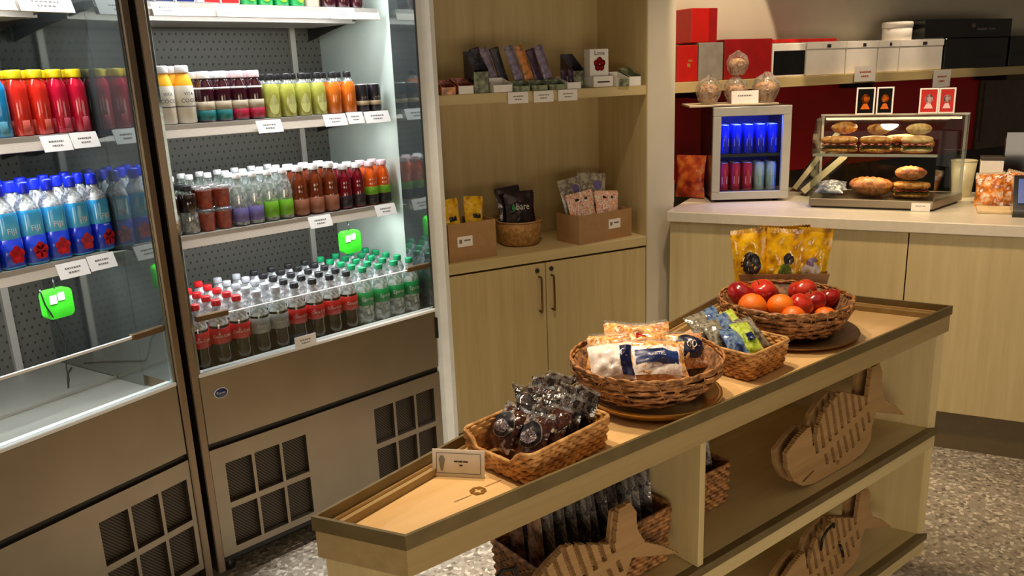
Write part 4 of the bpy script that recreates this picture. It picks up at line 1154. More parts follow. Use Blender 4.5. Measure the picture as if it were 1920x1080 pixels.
sandwich('golden filled roll at the left front of the upper pastry tier', pc(.10, .085, zs), CT.th + .1, .15, 'crust', 2)
croissant('golden croissant stacked on the left roll of the upper tier', pc(.115, .14, zs + .072), CT.th + .3, .8, 'crust', 3, 'golden croissants')
sandwich('flat golden sandwich in the middle of the upper pastry tier', pc(.245, .09, zs), CT.th - .05, .13, 'crust', 4)
sandwich('ham sandwich right of the middle on the upper pastry tier', pc(.335, .17, zs), CT.th + .6, .12, 'crust', 6)
sandwich('pale floured ciabatta sandwich at the right of the upper pastry tier', pc(.40, .085, zs), CT.th + .08, .12, 'flour', 8)
croissant('croissant at the far right back of the upper pastry tier', pc(.425, .19, zs), CT.th + .5, .75, 'crust', 9, 'golden croissants')
croissant('large brown croissant at the lower tier middle front', pc(.245, .075, .0405), CT.th + .05, 1.25, 'crust_dark', 1)
croissant('brown croissant behind the large one on the lower tier', pc(.215, .165, .0405), CT.th - .1, 1.1, 'crust_dark', 2)
sandwich('brown bun sandwich at the right of the lower tier', pc(.395, .085, .0405), CT.th + .05, .14, 'crust', 11)
croissant('brown croissant at the right back of the lower tier', pc(.355, .17, .0405), CT.th + .1, .85, 'crust_dark', 5)
croissant('golden croissant stacked on the floured ciabatta of the upper tier', pc(.405, .075, zs + .0735), CT.th + .15, .72, 'flour', 14, 'golden croissants')
croissant('brown croissant stacked on the bun at the right of the lower tier', pc(.385, .075, .0405 + .0735), CT.th - .1, .9, 'crust_dark', 16)
croissant('golden croissant lying on the flat middle sandwich of the upper tier', pc(.25, .08, zs + .0735), CT.th - .25, .7, 'crust', 17, 'golden croissants')
MT['bluegrey_film'] = speckled('bluegrey_film', [(60, 64, 84), (110, 112, 130), (150, 150, 160)], 50)
for i, (x, y, r) in enumerate(((.075, .06, 80), (.085, .15, 78))):
    bag('wrapped_bread', f'blue grey wrapped bread lying at the left of the lower tier, {"front" if i == 0 else "rear"} one', .12, .085, .045, 'bluegrey_film', pc(x, y - .04, .062), (R(-72), 0, CT.th + R(12 * i - 4)), 40 + i, 'bread', 'wrapped breads in the pastry case')
price_card(CT, pcx + .40, pcx + .47, pcy - .004, CZ + .0005, CZ + .034, 'small pale card leaning on the right foot of the pastry case', -8, None, 1)
# pictures standing on the case
def picture(label, x, y, w, h, field, blob):
    t = thing('framed_picture', label, 'picture', pc(x, y, .3805), rot=(R(-6), 0, CT.th))
    m = MB(); q = .006
    m.box(-w / 2, w / 2, 0, .008, 0, q); m.box(-w / 2, w / 2, 0, .008, h - q, h); m.box(-w / 2, -w / 2 + q, 0, .008, q, h - q); m.box(w / 2 - q, w / 2, 0, .008, q, h - q); m.build('frame', 'white', t)
    m = MB(); m.box(-w / 2 + q, w / 2 - q, .003, .006, q, h - q); m.build('print', field, t)
    m = MB(); m.lathe([(.0005, 0), (w * .22, 0)], 14); b = m.v[-28:]; m.v[-28:] = [Vector((p.x, .0024, h * .58 + p.y * 1.2)) for p in b]
    m.prism([(-w * .25, h * .2), (w * .25, h * .2), (w * .1, h * .4), (-w * .1, h * .4)], .002, .0026, 0, lambda u, v, w_: (u, w_, v)); m.build('printed_mark', blob, t)
picture('black picture with orange mark in white frame on the pastry case, left one', .185, .20, .075, .115, 'black_gloss', 'c_amber')
picture('black picture with orange mark in white frame on the pastry case, right one', .262, .20, .066, .115, 'black_gloss', 'c_amber')
picture('red picture in white frame on the pastry case, left one', .43, .22, .072, .105, 'box_red', 'c_pinkcap')
picture('red picture in white frame on the pastry case, right one', .498, .22, .062, .105, 'box_red', 'c_pinkcap')

# ================================================================== right end of the counter
def tcup(label, x, y, r0, r1, h, mat):
    t = thing('paper_cup', label, 'cup', CT.pt(x, y, CZ), CT.th)
    m = MB(); m.lathe([(r0, 0), (r1, h), (r1 * .95, h), (r0 * .93, .004), (.0005, .004)], 20); m.build('wall', mat, t)
    m = MB(); m.tube([(r1 * math.cos(R(a)), r1 * math.sin(R(a)), h) for a in range(0, 360, 15)], .0025, 6, True); m.build('rim', mat, t)
tcup('translucent plastic cup behind the right side of the pastry case', 1.155, .70, .038, .052, .16, M('cup_plastic', (214, 208, 170), .35, coat=.3))
t = thing('cup_box', 'tall narrow white box behind the orange chip bag', 'box', CT.pt(1.262, .70, CZ), CT.th)
m = MB(); m.box(-.045, .045, -.04, .04, 0, .165, bev=.003); m.build('box', 'card', t)
m = MB(); m.box(-.046, .046, -.042, .042, .166, .18, bev=.002); m.build('lid', M('dark_lid', (70, 62, 54), .5), t)
t = thing('till_monitor', 'black till screen behind the orange chip bag', 'monitor', CT.pt(1.43, .66, CZ), CT.th)
m = MB(); m.box(-.13, .16, .0, .03, .12, .29, bev=.004); m.build('screen', 'black_gloss', t)
m = MB(); m.box(-.02, .05, .031, .07, .0, .22); m.box(-.08, .1, -.02, .12, 0, .012, bev=.003); m.build('stand', 'black', t)
for i, (x, y, r) in enumerate(((1.245, .405, -6), (1.322, .46, 12))):
    bag('chip_bag', f'orange and white chip bag leaning on the counter, {"nearer" if i == 0 else "farther"} one', .115, .135, .05, speckled('chip_film%d' % i, [(240, 222, 200), (236, 150, 60), (170, 80, 30), (240, 226, 206)], 30), CT.pt(x, y, CZ + .003), (R(-16), R(r), CT.th + R(-20)), 50 + i, group='orange chip bags on the counter', crimp='c_cream_label')
m = MB(); m.box(1.20, 1.34, .245, .37, .0, .012, bev=.002); o = m.build('counter_mat', M('cream_mat', (238, 210, 160), .5), None, CT.pt(0, 0, CZ + .0005), (0, 0, CT.th)); tag(o, 'cream mat on the counter before the orange chip bags', 'mat')
t = thing('card_terminal', 'black card terminal with blue screen at the right edge of the counter', 'card terminal', CT.pt(1.365, .24, CZ), rot=(0, 0, CT.th))
m = MB(); m.prism([(-.06, .0), (.07, .0), (.07, .14), (.04, .15), (-.06, .03)], -.05, .06, 0, lambda u, v, w: (w, u, v)); m.build('housing', 'black_gloss', t)
m = MB(); m.prism([(-.045, .0475), (.025, .1322), (.0235, .134), (-.0465, .049)], -.035, .045, 0, lambda u, v, w: (w, u, v + .004)); m.build('screen', M('blue_screen', (60, 96, 190), .25), t)
t = thing('round_cream_shape', 'unidentified round cream shape at the right edge above the till', 'lamp', CT.pt(1.50, .52, CZ), CT.th)  # unidentified round cream shape, modelled with a glow and a stem
m = MB(); m.lathe([(.0005, .30), (.03, .302), (.045, .325), (.048, .35), (.04, .38), (.02, .395), (.0005, .398)], 20); m.build('shade', emit('cream_glow', (255, 232, 190), 1.4), t)
m = MB(); m.tube([(0, 0, .01), (0, 0, .30)], .006, 8); m.lathe([(.05, 0), (.05, .01), (.006, .016)], 20); m.build('stem', 'black', t)
# ================================================================== on the island
TZ = .8405  # tabletop card, baskets and bowls pushed back along the camera's line of sight
def ip(x, y, z=TZ): return IF.pt(x, y, z)
MT['choc_film'] = speckled('choc_film', [(12, 9, 10), (36, 27, 28), (16, 11, 13), (84, 74, 70), (28, 18, 19), (170, 160, 148)], 46, rough=.14, coat=.9, bump=.9)  # palest patches are highlights of the crinkled wrap, put into the colour
MT['choc_brown'] = speckled('choc_brown', [(36, 18, 14), (74, 38, 28), (40, 22, 18), (150, 128, 116)], 46, rough=.16, coat=.9, bump=.8)  # pale patch colour paints glints on the clear wrap
MT['sticker_black'] = M('sticker_black', (20, 18, 24), .4)
MT['woven_lining'] = M('woven_lining', (150, 104, 60), .6, var=.4, scale=70, rgb2=(58, 34, 18), bump=.6, bscale=120)
MT['lilac_print'] = speckled('lilac_print', [(30, 26, 32), (150, 136, 146), (40, 34, 42), (170, 156, 160)], 160, bump=0)
MT['rope'] = M('seagrass_light', (208, 162, 98), .6, var=.25, scale=50, rgb2=(150, 104, 54))

# ---- place card
t = thing('place_card', 'cream place card with thin border leaning on the seagrass basket of black packs', 'sign', ip(.2086, .166), IF.th + R(-48), None)
X = Matrix.Rotation(R(-9), 4, 'X'); w, h = .098, .051
m = MB(); m.X = X; m.box(-w / 2, w / 2, -.001, .001, 0, h); m.box(-w / 2, w / 2, .001, .028, 0, .002); m.build('card', 'card', t)
m = MB(); m.X = X
for a, b, c, d in ((-w * .42, w * .42, .12, .14), (-w * .42, w * .42, .86, .88)): m.box(a, b, -.0017, -.0009, h * c, h * d)
for s_ in (-1, 1): m.box(s_ * w * .42 - .0004, s_ * w * .42 + .0004, -.0017, -.0009, h * .12, h * .88)
m.build('border', 'inkgrey', t)
m = MB(); m.X = X
m.prism([(-.033, .011), (-.029, .011), (-.027, .022), (-.025, .032), (-.028, .039), (-.034, .039), (-.037, .032), (-.035, .022)], -.0018, -.001, 0, lambda u, v, w_: (u, w_, v)); m.build('emblem', M('grey_emblem', (150, 150, 146), .6), t)
m = MB(); m.X = X
for x0, x1, zc in ((-.008, -.001, .029), (.0, .008, .029), (.009, .018, .029), (.002, .008, .022)): m.box(x0, x1, -.0018, -.001, zc - .0014, zc + .0014)
m.build('print', 'ink', t)

# ---- seagrass tray basket with black packs
bw, bd, bh = .232, .176, .058
B1 = (.380, .144); b1r = IF.th + R(7)
t = thing('seagrass_basket', 'rectangular seagrass basket with a scooped front, full of black packs', 'basket', ip(*B1, TZ + .002), b1r)
out = rounded_rect(bw * .94, bd * .94, .018)
dip = lambda x, y: (.024 * max(0, min(1, (.062 - abs(y + .0)) / .02)) if x < -bw * .40 else 0)
m = MB(); woven(m, out, bh, 7, 1.07, .0115, .0026, None, None, dip); m.build('weave', 'wicker', t)
m = MB(); m.tube(rim_path(out, bh, 1.075, dip), .0042, 6, True); m.build('rim', 'rope', t)
def loc1(x, y, z): 
    c, s_ = math.cos(b1r), math.sin(b1r); p = ip(*B1)
    return (p.x + x * c - y * s_, p.y + x * s_ + y * c, TZ + z)
n = 0
labs = ['front', 'second', 'third', 'rear']
for r_ in range(4):
    for k in range(2):
        x = -.072 + r_ * .049; y = (-.036, .044)[k] + rnd.uniform(-.004, .004)
        z = (.022 if r_ == 0 else .010) + r_ * .004
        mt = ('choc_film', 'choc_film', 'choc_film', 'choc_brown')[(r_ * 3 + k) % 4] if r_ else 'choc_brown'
        st = ()
        if r_ == 0:
            st = (sticker('inkgrey', .5, .56, .41, .31, False, 'label_edge', eps=.0022), sticker('sticker_black', .5, .56, .39, .29, False, 'round_label', eps=.0032, label='round black label'), sticker('lilac_print', .5, .50, .30, .15, False, 'print', eps=.0042))
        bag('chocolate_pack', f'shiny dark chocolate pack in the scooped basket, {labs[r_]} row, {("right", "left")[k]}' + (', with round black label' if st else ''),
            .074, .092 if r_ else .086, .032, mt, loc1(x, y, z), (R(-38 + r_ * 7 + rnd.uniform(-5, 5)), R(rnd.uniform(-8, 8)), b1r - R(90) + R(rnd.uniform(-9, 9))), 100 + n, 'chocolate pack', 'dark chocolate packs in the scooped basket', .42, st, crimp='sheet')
        n += 1
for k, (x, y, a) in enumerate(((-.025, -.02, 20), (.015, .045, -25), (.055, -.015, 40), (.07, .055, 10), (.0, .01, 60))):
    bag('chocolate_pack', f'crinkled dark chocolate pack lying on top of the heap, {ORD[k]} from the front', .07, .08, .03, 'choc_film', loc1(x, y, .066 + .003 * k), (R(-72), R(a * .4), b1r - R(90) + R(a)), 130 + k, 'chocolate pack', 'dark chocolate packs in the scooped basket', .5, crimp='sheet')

# ---- round wicker bowl with blue and white packs, on a gold tray
def bowl(name, label, loc, rz, r0, r1, h, mat, rows, ex=1.0, wild=.004, seed=1):
    t = thing(name, label, 'basket', loc, rz)
    m = MB(); rr = random.Random(seed)
    def rad(q): return r0 + (r1 - r0) * math.sin(q * math.pi / 2) ** .8
    for k in range(rows):
        q = (k + .5) / rows; ph = rr.uniform(0, 6.28); nn = 96; w = []
        f1 = rr.randint(9, 23)
        for i in range(nn):
            a = 2 * math.pi * i / nn
            r = rad(q) + wild * .55 * math.sin(f1 * a + ph + math.pi * (k % 2)); z = .004 + h * q + wild * .9 * math.sin(a * rr.choice((3, 3, 3)) + ph) + rr.uniform(-1, 1) * wild * .35
            w.append((r * math.cos(a) * ex, r * math.sin(a), z))
        m.tube(w, h / rows * .62, 5, True)
    for k in range(34):
        a = 2 * math.pi * k / 34; da = rr.uniform(-.5, .5)
        m.tube([((rad(q) + wild * .5) * math.cos(a + da * q) * ex, (rad(q) + wild * .5) * math.sin(a + da * q), .004 + h * q) for q in (0, .25, .5, .75, 1)], .0017, 5)
    m.build('weave', mat, t)
    m = MB(); m.lathe([(r0 * .9, .004), (rad(.3) - .006, h * .3), (rad(.6) - .006, h * .6), (r1 - .006, h * .97), (r1 - .008, h * .97), (rad(.5) - .012, h * .5), (r0 * .85, .010), (.0005, .010)], 32, 0, ex=ex); m.build('lining', 'woven_lining', t)
    m = MB()
    for j in range(2):
        m.tube([((r1 + .001) * math.cos(a) * ex, (r1 + .001) * math.sin(a), .004 + h + .003 * math.sin(a * 16 + j * math.pi)) for a in [2 * math.pi * i / 96 for i in range(96)]], .0032, 5, True)
    m.build('rim', mat, t)
    return t
B2 = (.730, .188)
t = thing('round_tray', 'round gold tray under the wicker bowl of blue labelled packs', 'tray', ip(B2[0] + .010, B2[1] - .008), IF.th)
m = MB(); m.lathe([(.0005, 0), (.122, 0), (.140, .006), (.150, .016), (.153, .022), (.150, .0245), (.143, .0225), (.128, .014), (.0005, .013)], 44); m.build('dish', 'gold', t)
bowl('wicker_bowl', 'round brown wicker bowl of bread packs with blue labels on the gold tray', ip(B2[0], B2[1], TZ + .0215), IF.th, .108, .162, .076, 'wicker_dark', 13, 1.04, .005, 3)
MT['bread_film'] = speckled('bread_film', [(150, 84, 34), (222, 160, 88), (240, 200, 140), (186, 112, 52), (250, 236, 214)], 34, rough=.16, coat=.9, bump=.7)
MT['white_film'] = speckled('white_film', [(226, 216, 214), (246, 240, 236), (206, 188, 184)], 34, rough=.2, coat=.8, bump=.5)
MT['blue_label'] = M('blue_label', (28, 56, 128), .35, coat=.5, var=.25)
MT['navy_label'] = M('navy_label', (20, 24, 66), .3, coat=.6, var=.2)
def b2(x, y, z): return ip(B2[0] + x * .93, B2[1] + y * .9, TZ + z + .012)
BR = 'bread packs in the round wicker bowl'
for k, (x, y, z, rx, rz, w_, h_, mt, st, lab) in enumerate((
    (-.105, .005, .052, -42, -42, .10, .088, 'white_film', (sticker('navy_label', .86, .5, .13, .40, True, label='dark blue label'),), 'white film bread pack with upright navy label, left end of the bowl'),
    (-.02, -.055, .050, -46, -34, .145, .095, 'bread_film', (sticker('white_film', .5, .44, .40, .36, True, 'label_ground', eps=.0012), sticker('blue_label', .5, .50, .36, .17, True, 'label', 'SALTED', 'card', .5, eps=.003, label='wide blue label')), 'bread pack with wide blue label at the front of the bowl'),
    (.095, -.060, .050, -40, -20, .095, .085, 'bread_film', (sticker('navy_label', .5, .56, .40, .36, False, 'round_label', '00', 'card', .4, label='round navy label'),), 'bread pack with round navy label at the right front of the bowl'),
    (-.06, .07, .058, -44, -50, .10, .08, 'bread_film', (), 'plain golden bread pack at the left back of the bowl'),
    (.03, .03, .066, -46, -38, .12, .085, 'bread_film', (sticker('c_cola_red', .4, .6, .10, .06, True),), 'golden bread pack with small red label in the middle of the bowl'),
    (.085, .055, .058, -44, -30, .11, .08, 'bread_film', (sticker('navy_label', .4, .7, .18, .08, True),), 'golden bread pack with navy strip at the back right of the bowl'),
    (.02, .095, .060, -40, -44, .11, .08, 'bread_film', (), 'plain golden bread pack at the far back of the bowl'))):
    bag('bread_pack', lab, w_, h_, .048, mt, b2(x, y, z), (R(rx), R((-6, 4, 5, -5, 3, -3, 6)[k]), IF.th + R(rz)), 60 + k, 'bread pack', BR, .32, st, crimp='sheet')

# ---- small square basket with blue and green packs
B3 = (1.042, .178); b3r = IF.th + R(4)
t = thing('seagrass_basket', 'small square seagrass basket of blue and lime packs between the round bowls', 'basket', ip(*B3), b3r)
out = rounded_rect(.150, .160, .014)
m = MB(); woven(m, out, .066, 8, 1.12, .0115, .0026); m.build('weave', 'wicker', t)
m = MB(); m.tube(rim_path(out, .066, 1.125), .004, 6, True); m.build('rim', 'rope', t)
for n_, c_ in (('lime', [(70, 96, 20), (176, 204, 50), (206, 226, 110), (120, 160, 40)]), ('blue', [(26, 36, 70), (52, 80, 140), (120, 150, 190), (30, 40, 60)]), ('grey', [(54, 54, 48), (110, 106, 92), (160, 156, 140), (70, 66, 58)])):
    MT[n_ + '_film'] = speckled(n_ + '_film', c_, 40, rough=.15, coat=.9, bump=.6)
def b3(x, y, z): return ip(B3[0] + x, B3[1] + y, TZ + z)
for k, (x, y, z, mt, rz, nm) in enumerate(((-.05, -.052, .040, 'blue_film', -20, 'blue pack at the near left of the square basket'), (.005, -.050, .044, 'lime_film', -14, 'lime green pack at the near edge of the square basket'), (.052, -.035, .044, 'grey_film2' if False else 'grey_film', -8, 'grey pack at the near right of the square basket'),
    (-.045, .0, .050, 'grey_film', -16, 'grey pack in the middle left of the square basket'), (.01, .005, .054, 'blue_film', -10, 'blue pack in the centre of the square basket'), (.055, .015, .052, 'lime_film', -6, 'lime green pack at the right of the square basket'),
    (-.035, .05, .054, 'grey_film', -20, 'grey pack at the far left of the square basket'), (.03, .055, .056, 'blue_film', -12, 'dark blue pack at the far right of the square basket'))):
    bag('snack_pack', nm, .062, .085, .022, mt, b3(x, y, z), (R(-52), R(8 - 3 * k), b3r + R(rz)), 80 + k, 'snack pack', 'packs in the square seagrass basket', .35, (sticker('c_navy', .5, .5, .2, .12, True),) if mt == 'lime_film' else (), crimp=mt)
price_card(IF, .985, 1.02, .345, TZ, TZ + .035, 'small cream card against the far rim beside the square basket', -6, None, 1)

# ---- fruit bowl
B4 = (1.338, .250)
t = thing('wooden_plate', 'round pale wooden plate under the fruit bowl', 'plate', ip(B4[0] + .015, B4[1] - .004), IF.th)
m = MB(); m.lathe([(.0005, 0), (.14, 0), (.178, .008), (.182, .0125), (.176, .0125), (.14, .005), (.0005, .005)], 44); m.build('dish', 'plank', t)
bowl('wicker_bowl', 'round brown wicker bowl heaped with oranges and red apples', ip(B4[0], B4[1], TZ + .0125), IF.th, .114, .170, .084, 'wicker_dark', 12, 1.02, .007, 8)
MT['orange_skin'] = M('orange_skin', (246, 128, 16), .38, coat=.25, var=.12, scale=9, bump=.35, bscale=420, rgb2=(238, 108, 10))
MT['apple_skin'] = M('apple_skin', (190, 26, 26), .22, coat=.6, var=.4, scale=16, rgb2=(120, 12, 22))
MT['apple_blush'] = M('apple_blush', (214, 70, 40), .22, coat=.6, scale=20, rgb2=(180, 24, 24))
def fruit(kind, label, x, y, z, s, rx=0, rz=0, mat=None):
    t = thing(kind, label, kind, ip(B4[0] + x, B4[1] + y, TZ + z), rot=(R(rx), R(rx * .6), R(rz)), group='oranges in the fruit bowl' if kind == 'orange' else 'apples in the fruit bowl')
    m = MB(); pr = []
    for k in range(15):
        a = math.pi * k / 14
        r = s * math.sin(a); zz = -s * math.cos(a)
        if kind == 'orange': zz *= .95
        else: r *= 1.02 + .05 * math.cos(a - 2); zz = zz * .9 + (-.16 * s * math.exp(-((math.pi - a) / .35) ** 2)) + .10 * s * math.exp(-(a / .3) ** 2)
        pr.append((max(.0004, r), zz))
    m.lathe(pr, 22); m.build('flesh', mat or ('orange_skin' if kind == 'orange' else 'apple_skin'), t)
    m = MB()
    if kind == 'orange': m.lathe([(.0005, s * .945), (.003, s * .955), (.0005, s * .965)], 8); m.build('stem_scar', M('scar_green', (90, 110, 40), .6), t)
    else: m.tube([(0, 0, s * .72), (.002, 0, s * .9), (.005, 0, s * 1.08)], .0014, 6); m.build('stem', 'kraft_dark', t)
fruit('orange', 'large orange at the left of the fruit bowl', -.128, .012, .098, .037, 12, 30)
fruit('orange', 'orange right of the largest one, half hidden', -.066, -.030, .093, .036, -20, 10)
fruit('orange', 'low orange at the front of the bowl, under the other oranges', -.074, -.076, .074, .033, 25, 70)
fruit('orange', 'orange seen through the wicker at the right front', .042, -.096, .052, .033, 5, 0)
fruit('apple', 'red apple at the back left above the oranges', -.085, .078, .112, .037, 22, 40)
fruit('apple', 'pinkish apple beside the back left red apple', -.018, .062, .108, .036, -25, 100, 'apple_blush')
fruit('apple', 'small red apple in the middle of the fruit bowl', -.002, -.050, .090, .031, 30, 10, 'apple_blush')
fruit('apple', 'dark red apple right of the middle of the fruit bowl', .060, -.048, .086, .032, -18, 60)
fruit('apple', 'large shiny red apple at the right of the fruit bowl', .108, .018, .094, .038, 18, 200, 'apple_blush')
fruit('apple', 'dark red apple at the far right edge of the fruit bowl', .140, -.045, .080, .030, -10, 20)
fruit('apple', 'red apple at the far back of the fruit bowl', .050, .095, .078, .035, 10, 300)

# ---- kraft box with yellow bags
kr = R(-8)
kb = thing('kraft_box', 'kraft box of crinkled yellow bags at the far corner of the island', 'box', ip(1.518, .386), kr)
m = MB(); w0, w1, d0, h = .106, .127, .038, .12; q = .004
vs = [(-w0, -d0, 0), (w0, -d0, 0), (w0, d0, 0), (-w0, d0, 0), (-w1, -d0 * 1.15, h), (w1, -d0 * 1.15, h), (w1, d0 * 1.15, h), (-w1, d0 * 1.15, h)]
vi = [(x * .965, y * .93, max(z, .004)) for x, y, z in vs]
m.add(vs + vi, [(0, 3, 2, 1), (0, 1, 5, 4), (1, 2, 6, 5), (2, 3, 7, 6), (3, 0, 4, 7), (8, 9, 10, 11), (8, 12, 13, 9), (9, 13, 14, 10), (10, 14, 15, 11), (11, 15, 12, 8), (4, 5, 13, 12), (5, 6, 14, 13), (6, 7, 15, 14), (7, 4, 12, 15)]); m.build('tray', 'kraft', kb)
MT['yellow_bright'] = speckled('yellow_bright', [(140, 96, 8), (226, 166, 10), (246, 196, 20), (200, 150, 14)], 20, rough=.2, coat=.7, bump=.7)
def kp(x, y, z): 
    c, s_ = math.cos(kr), math.sin(kr); p = ip(1.518, .386); return (p.x + x * c - y * s_, p.y + x * s_ + y * c, TZ + z)
dk = lambda cu, cv, a, b: sticker('c_can_black', cu, cv, a, b)
for k, (x, y, rz_, st, lab) in enumerate(((-.082, -.022, 6, (dk(.5, .58, .30, .16), sticker('c_pear_shape', .4, .40, .14, .06, eps=.003), dk(.3, .2, .1, .05)), 'yellow bag with dark print at the left of the kraft box'),
    (-.012, -.026, -12, (sticker('c_lettuce', .62, .45, .2, .15), dk(.7, .66, .16, .08), dk(.3, .3, .12, .1)), 'yellow bag with green print at the middle of the kraft box'),
    (.072, -.020, 6, (sticker('c_cap_white', .45, .46, .26, .14, False, 'label'), sticker('c_lilac_dot', .45, .60, .18, .06, eps=.003), dk(.8, .3, .1, .08)), 'yellow bag with a white cup picture at the right of the kraft box'),
    (-.045, .026, 16, (), 'plain yellow bag at the back left of the kraft box'), (.055, .028, -14, (), 'plain yellow bag at the back right of the kraft box'))):
    col('lilac_dot', (140, 126, 160), rough=.5)
    bag('snack_bag', lab, .104, .215, .034, 'yellow_bright', kp(x, y, .022), (R(-3 + 4 * (k > 2)), R((-5, 3, 5, 6, -6)[k]), kr + R(rz_)), 150 + k, 'bag', 'yellow bags in the island kraft box', .62, st, 16, 20, crimp='yellow_bright')

# ================================================================== fish holders on the island shelves
FO = [(1.16, .687), (1.118, .673), (1.071, .645), (1.078, .605), (1.109, .558), (1.150, .530), (1.20, .518), (1.273, .5165), (1.33, .517), (1.387, .519), (1.436, .527), (1.469, .553), (1.47, .596), (1.488, .63), (1.563, .603), (1.65, .573), (1.593, .617), (1.531, .654), (1.505, .698), (1.503, .741), (1.483, .772), (1.446, .769), (1.438, .716), (1.435, .688), (1.373, .713), (1.3, .742), (1.255, .723), (1.220, .702), (1.204, .668), (1.196, .630), (1.186, .628), (1.180, .655), (1.172, .684)]
FO = [(x - 1.3, z - .5165) for x, z in FO]
SP = [(-.105, .070), (-.033, .0925), (.048, .1175), (.169, .1405)]
def fish_board(m, y0, y1, slots=True):
    """fish outline with real rib slots, cut as a fine grid of cells so that the slots go through the wood"""
    def inside(p):
        x, z = p; c = False
        for (x0, z0), (x1, z1) in zip(FO, FO[1:] + FO[:1]):
            if (z0 > z) != (z1 > z) and x < (x1 - x0) * (z - z0) / (z1 - z0) + x0: c = not c
        return c
    def hole(p):
        x, z = p
        if not slots: return False
        if (x - .008) ** 2 + (z - .026) ** 2 < .0062 ** 2: return True
        if -.150 < x < -.104 and abs(z - (.026 + (x + .150) * .32)) < .0026: return True
        for k in range(9):
            bx = -.088 + k * .028; bz = .074 + k * .0082
            L1 = (.052, .070, .098, .13, .15, .15, .14, .12, .06)[k]
            u = (x - bx) + (z - bz) * .34
            if bz + .010 < z < bz + .010 + L1 and abs(u) < .0068 * (1 - .25 * (z - bz) / (L1 + .01)): return True
            L2 = (.0, .032, .046, .052, .056, .060, .056, .044, .034)[k]
            u = (x - bx) - (bz - z) * .42
            if L2 and bz - .012 - L2 < z < bz - .012 and abs(u) < .0058: return True
        return False
    s = .0030; nx, nz = int(.60 / s), int(.27 / s); x0, z0 = -.235, -.002
    F = [[inside((x0 + (i + .5) * s, z0 + (j + .5) * s)) and not hole((x0 + (i + .5) * s, z0 + (j + .5) * s)) for j in range(nz)] for i in range(nx)]
    vid = {}; vs = []; fs = []
    ramp_ = lambda x: 0.0
    def V(i, j, k):
        if (i, j, k) not in vid:
            # pull the staircase edge towards the smooth outline
            sx = sz = cnt = 0
            for a in (-1, 0):
                for b in (-1, 0):
                    ii, jj = i + a, j + b
                    if 0 <= ii < nx and 0 <= jj < nz and F[ii][jj]: sx += a + .5; sz += b + .5; cnt += 1
            px, pz = x0 + i * s, z0 + j * s
            if 0 < cnt < 4: px += sx / cnt * s * .55; pz += sz / cnt * s * .55
            vid[i, j, k] = len(vs); vs.append((px, y0 if k == 0 else y1, max(pz, 0)))
        return vid[i, j, k]
    for i in range(nx):
        for j in range(nz):
            if not F[i][j]: continue
            fs.append((V(i, j, 0), V(i + 1, j, 0), V(i + 1, j + 1, 0), V(i, j + 1, 0))); fs.append((V(i, j, 1), V(i, j + 1, 1), V(i + 1, j + 1, 1), V(i + 1, j, 1)))
            for di, dj, e in ((-1, 0, ((i, j), (i, j + 1))), (1, 0, ((i + 1, j + 1), (i + 1, j))), (0, -1, ((i + 1, j), (i, j))), (0, 1, ((i, j + 1), (i + 1, j + 1)))):
                ii, jj = i + di, j + dj
                if not (0 <= ii < nx and 0 <= jj < nz and F[ii][jj]):
                    (a, b), (c, d) = e; fs.append((V(a, b, 0), V(c, d, 0), V(c, d, 1), V(a, b, 1)))
    m.add(vs, fs, 0)
boards = None
def fish(label, x, y, z, full, cord=False, sc=1.0, rx=0.0, back=.034):
    global boards
    t = thing('fish_holder', label, 'basket', ip(x, y, z), IF.th)
    t.scale = (sc, sc, sc); t.rotation_euler = (0, R(rx), IF.th)
    m = MB(); fish_board(m, 0, .012); m.build('fish_panel', 'plank', t)
    m = MB(); m.prism([(a * .98 - .004, b * .96) for a, b in FO], back, back + .010, 0, lambda u, v, w: (u, w, v)); m.build('rear_panel', 'plank', t)
    m = MB(); m.box(-.12, .13, .0125, back - .0005, .004, .016); m.build('base_slat', 'plank', t)
    if cord:
        m = MB(); m.tube([(-.06, -.006, .15), (-.066, -.012, .19), (-.045, -.014, .212), (-.012, -.012, .216), (-.004, -.008, .20)], .004, 6); m.build('cord', 'black', t); m = MB(); m.tube([(.04, -.006, .125), (.045, -.012, .105), (.052, -.012, .085)], .0045, 6); m.build('cord', 'black', t)
    return t
fish('fish-shaped wooden holder on the upper island shelf, right compartment', 1.3, .05, .5135, False)
fish('fish-shaped wooden holder with black cord on the lower island shelf', 1.30, .05, .1685, False, True, .94)
# wicker box fronted by the big fish
sh2 = fish('fish-shaped wooden holder before the wicker basket of grey pouches', .345, .020, .5135, True, sc=.88, back=.014)
fb = thing('wicker_basket', 'deep brown wicker basket of grey pouches behind the big fish on the upper shelf', 'basket', ip(.500, .148, .5135), IF.th)
out = rounded_rect(.350, .150, .012)
m = MB(); woven(m, out, .125, 13, 1.05, .0125, .0026); m.build('weave', 'wicker_dark', fb)
m = MB(); m.tube(rim_path(out, .125, 1.055), .0045, 6, True); m.build('rim', 'wicker_dark', fb)
MT['pouch'] = speckled('pouch_film', [(44, 41, 44), (110, 102, 102), (70, 66, 70), (150, 144, 134), (90, 86, 84), (176, 170, 158)], 38, rough=.16, coat=.9, bump=.8)
MT['pouch_brown'] = speckled('pouch_brown', [(60, 40, 28), (120, 84, 64), (150, 120, 100), (80, 56, 42)], 30, rough=.2, coat=.8, bump=.6)
k = 0
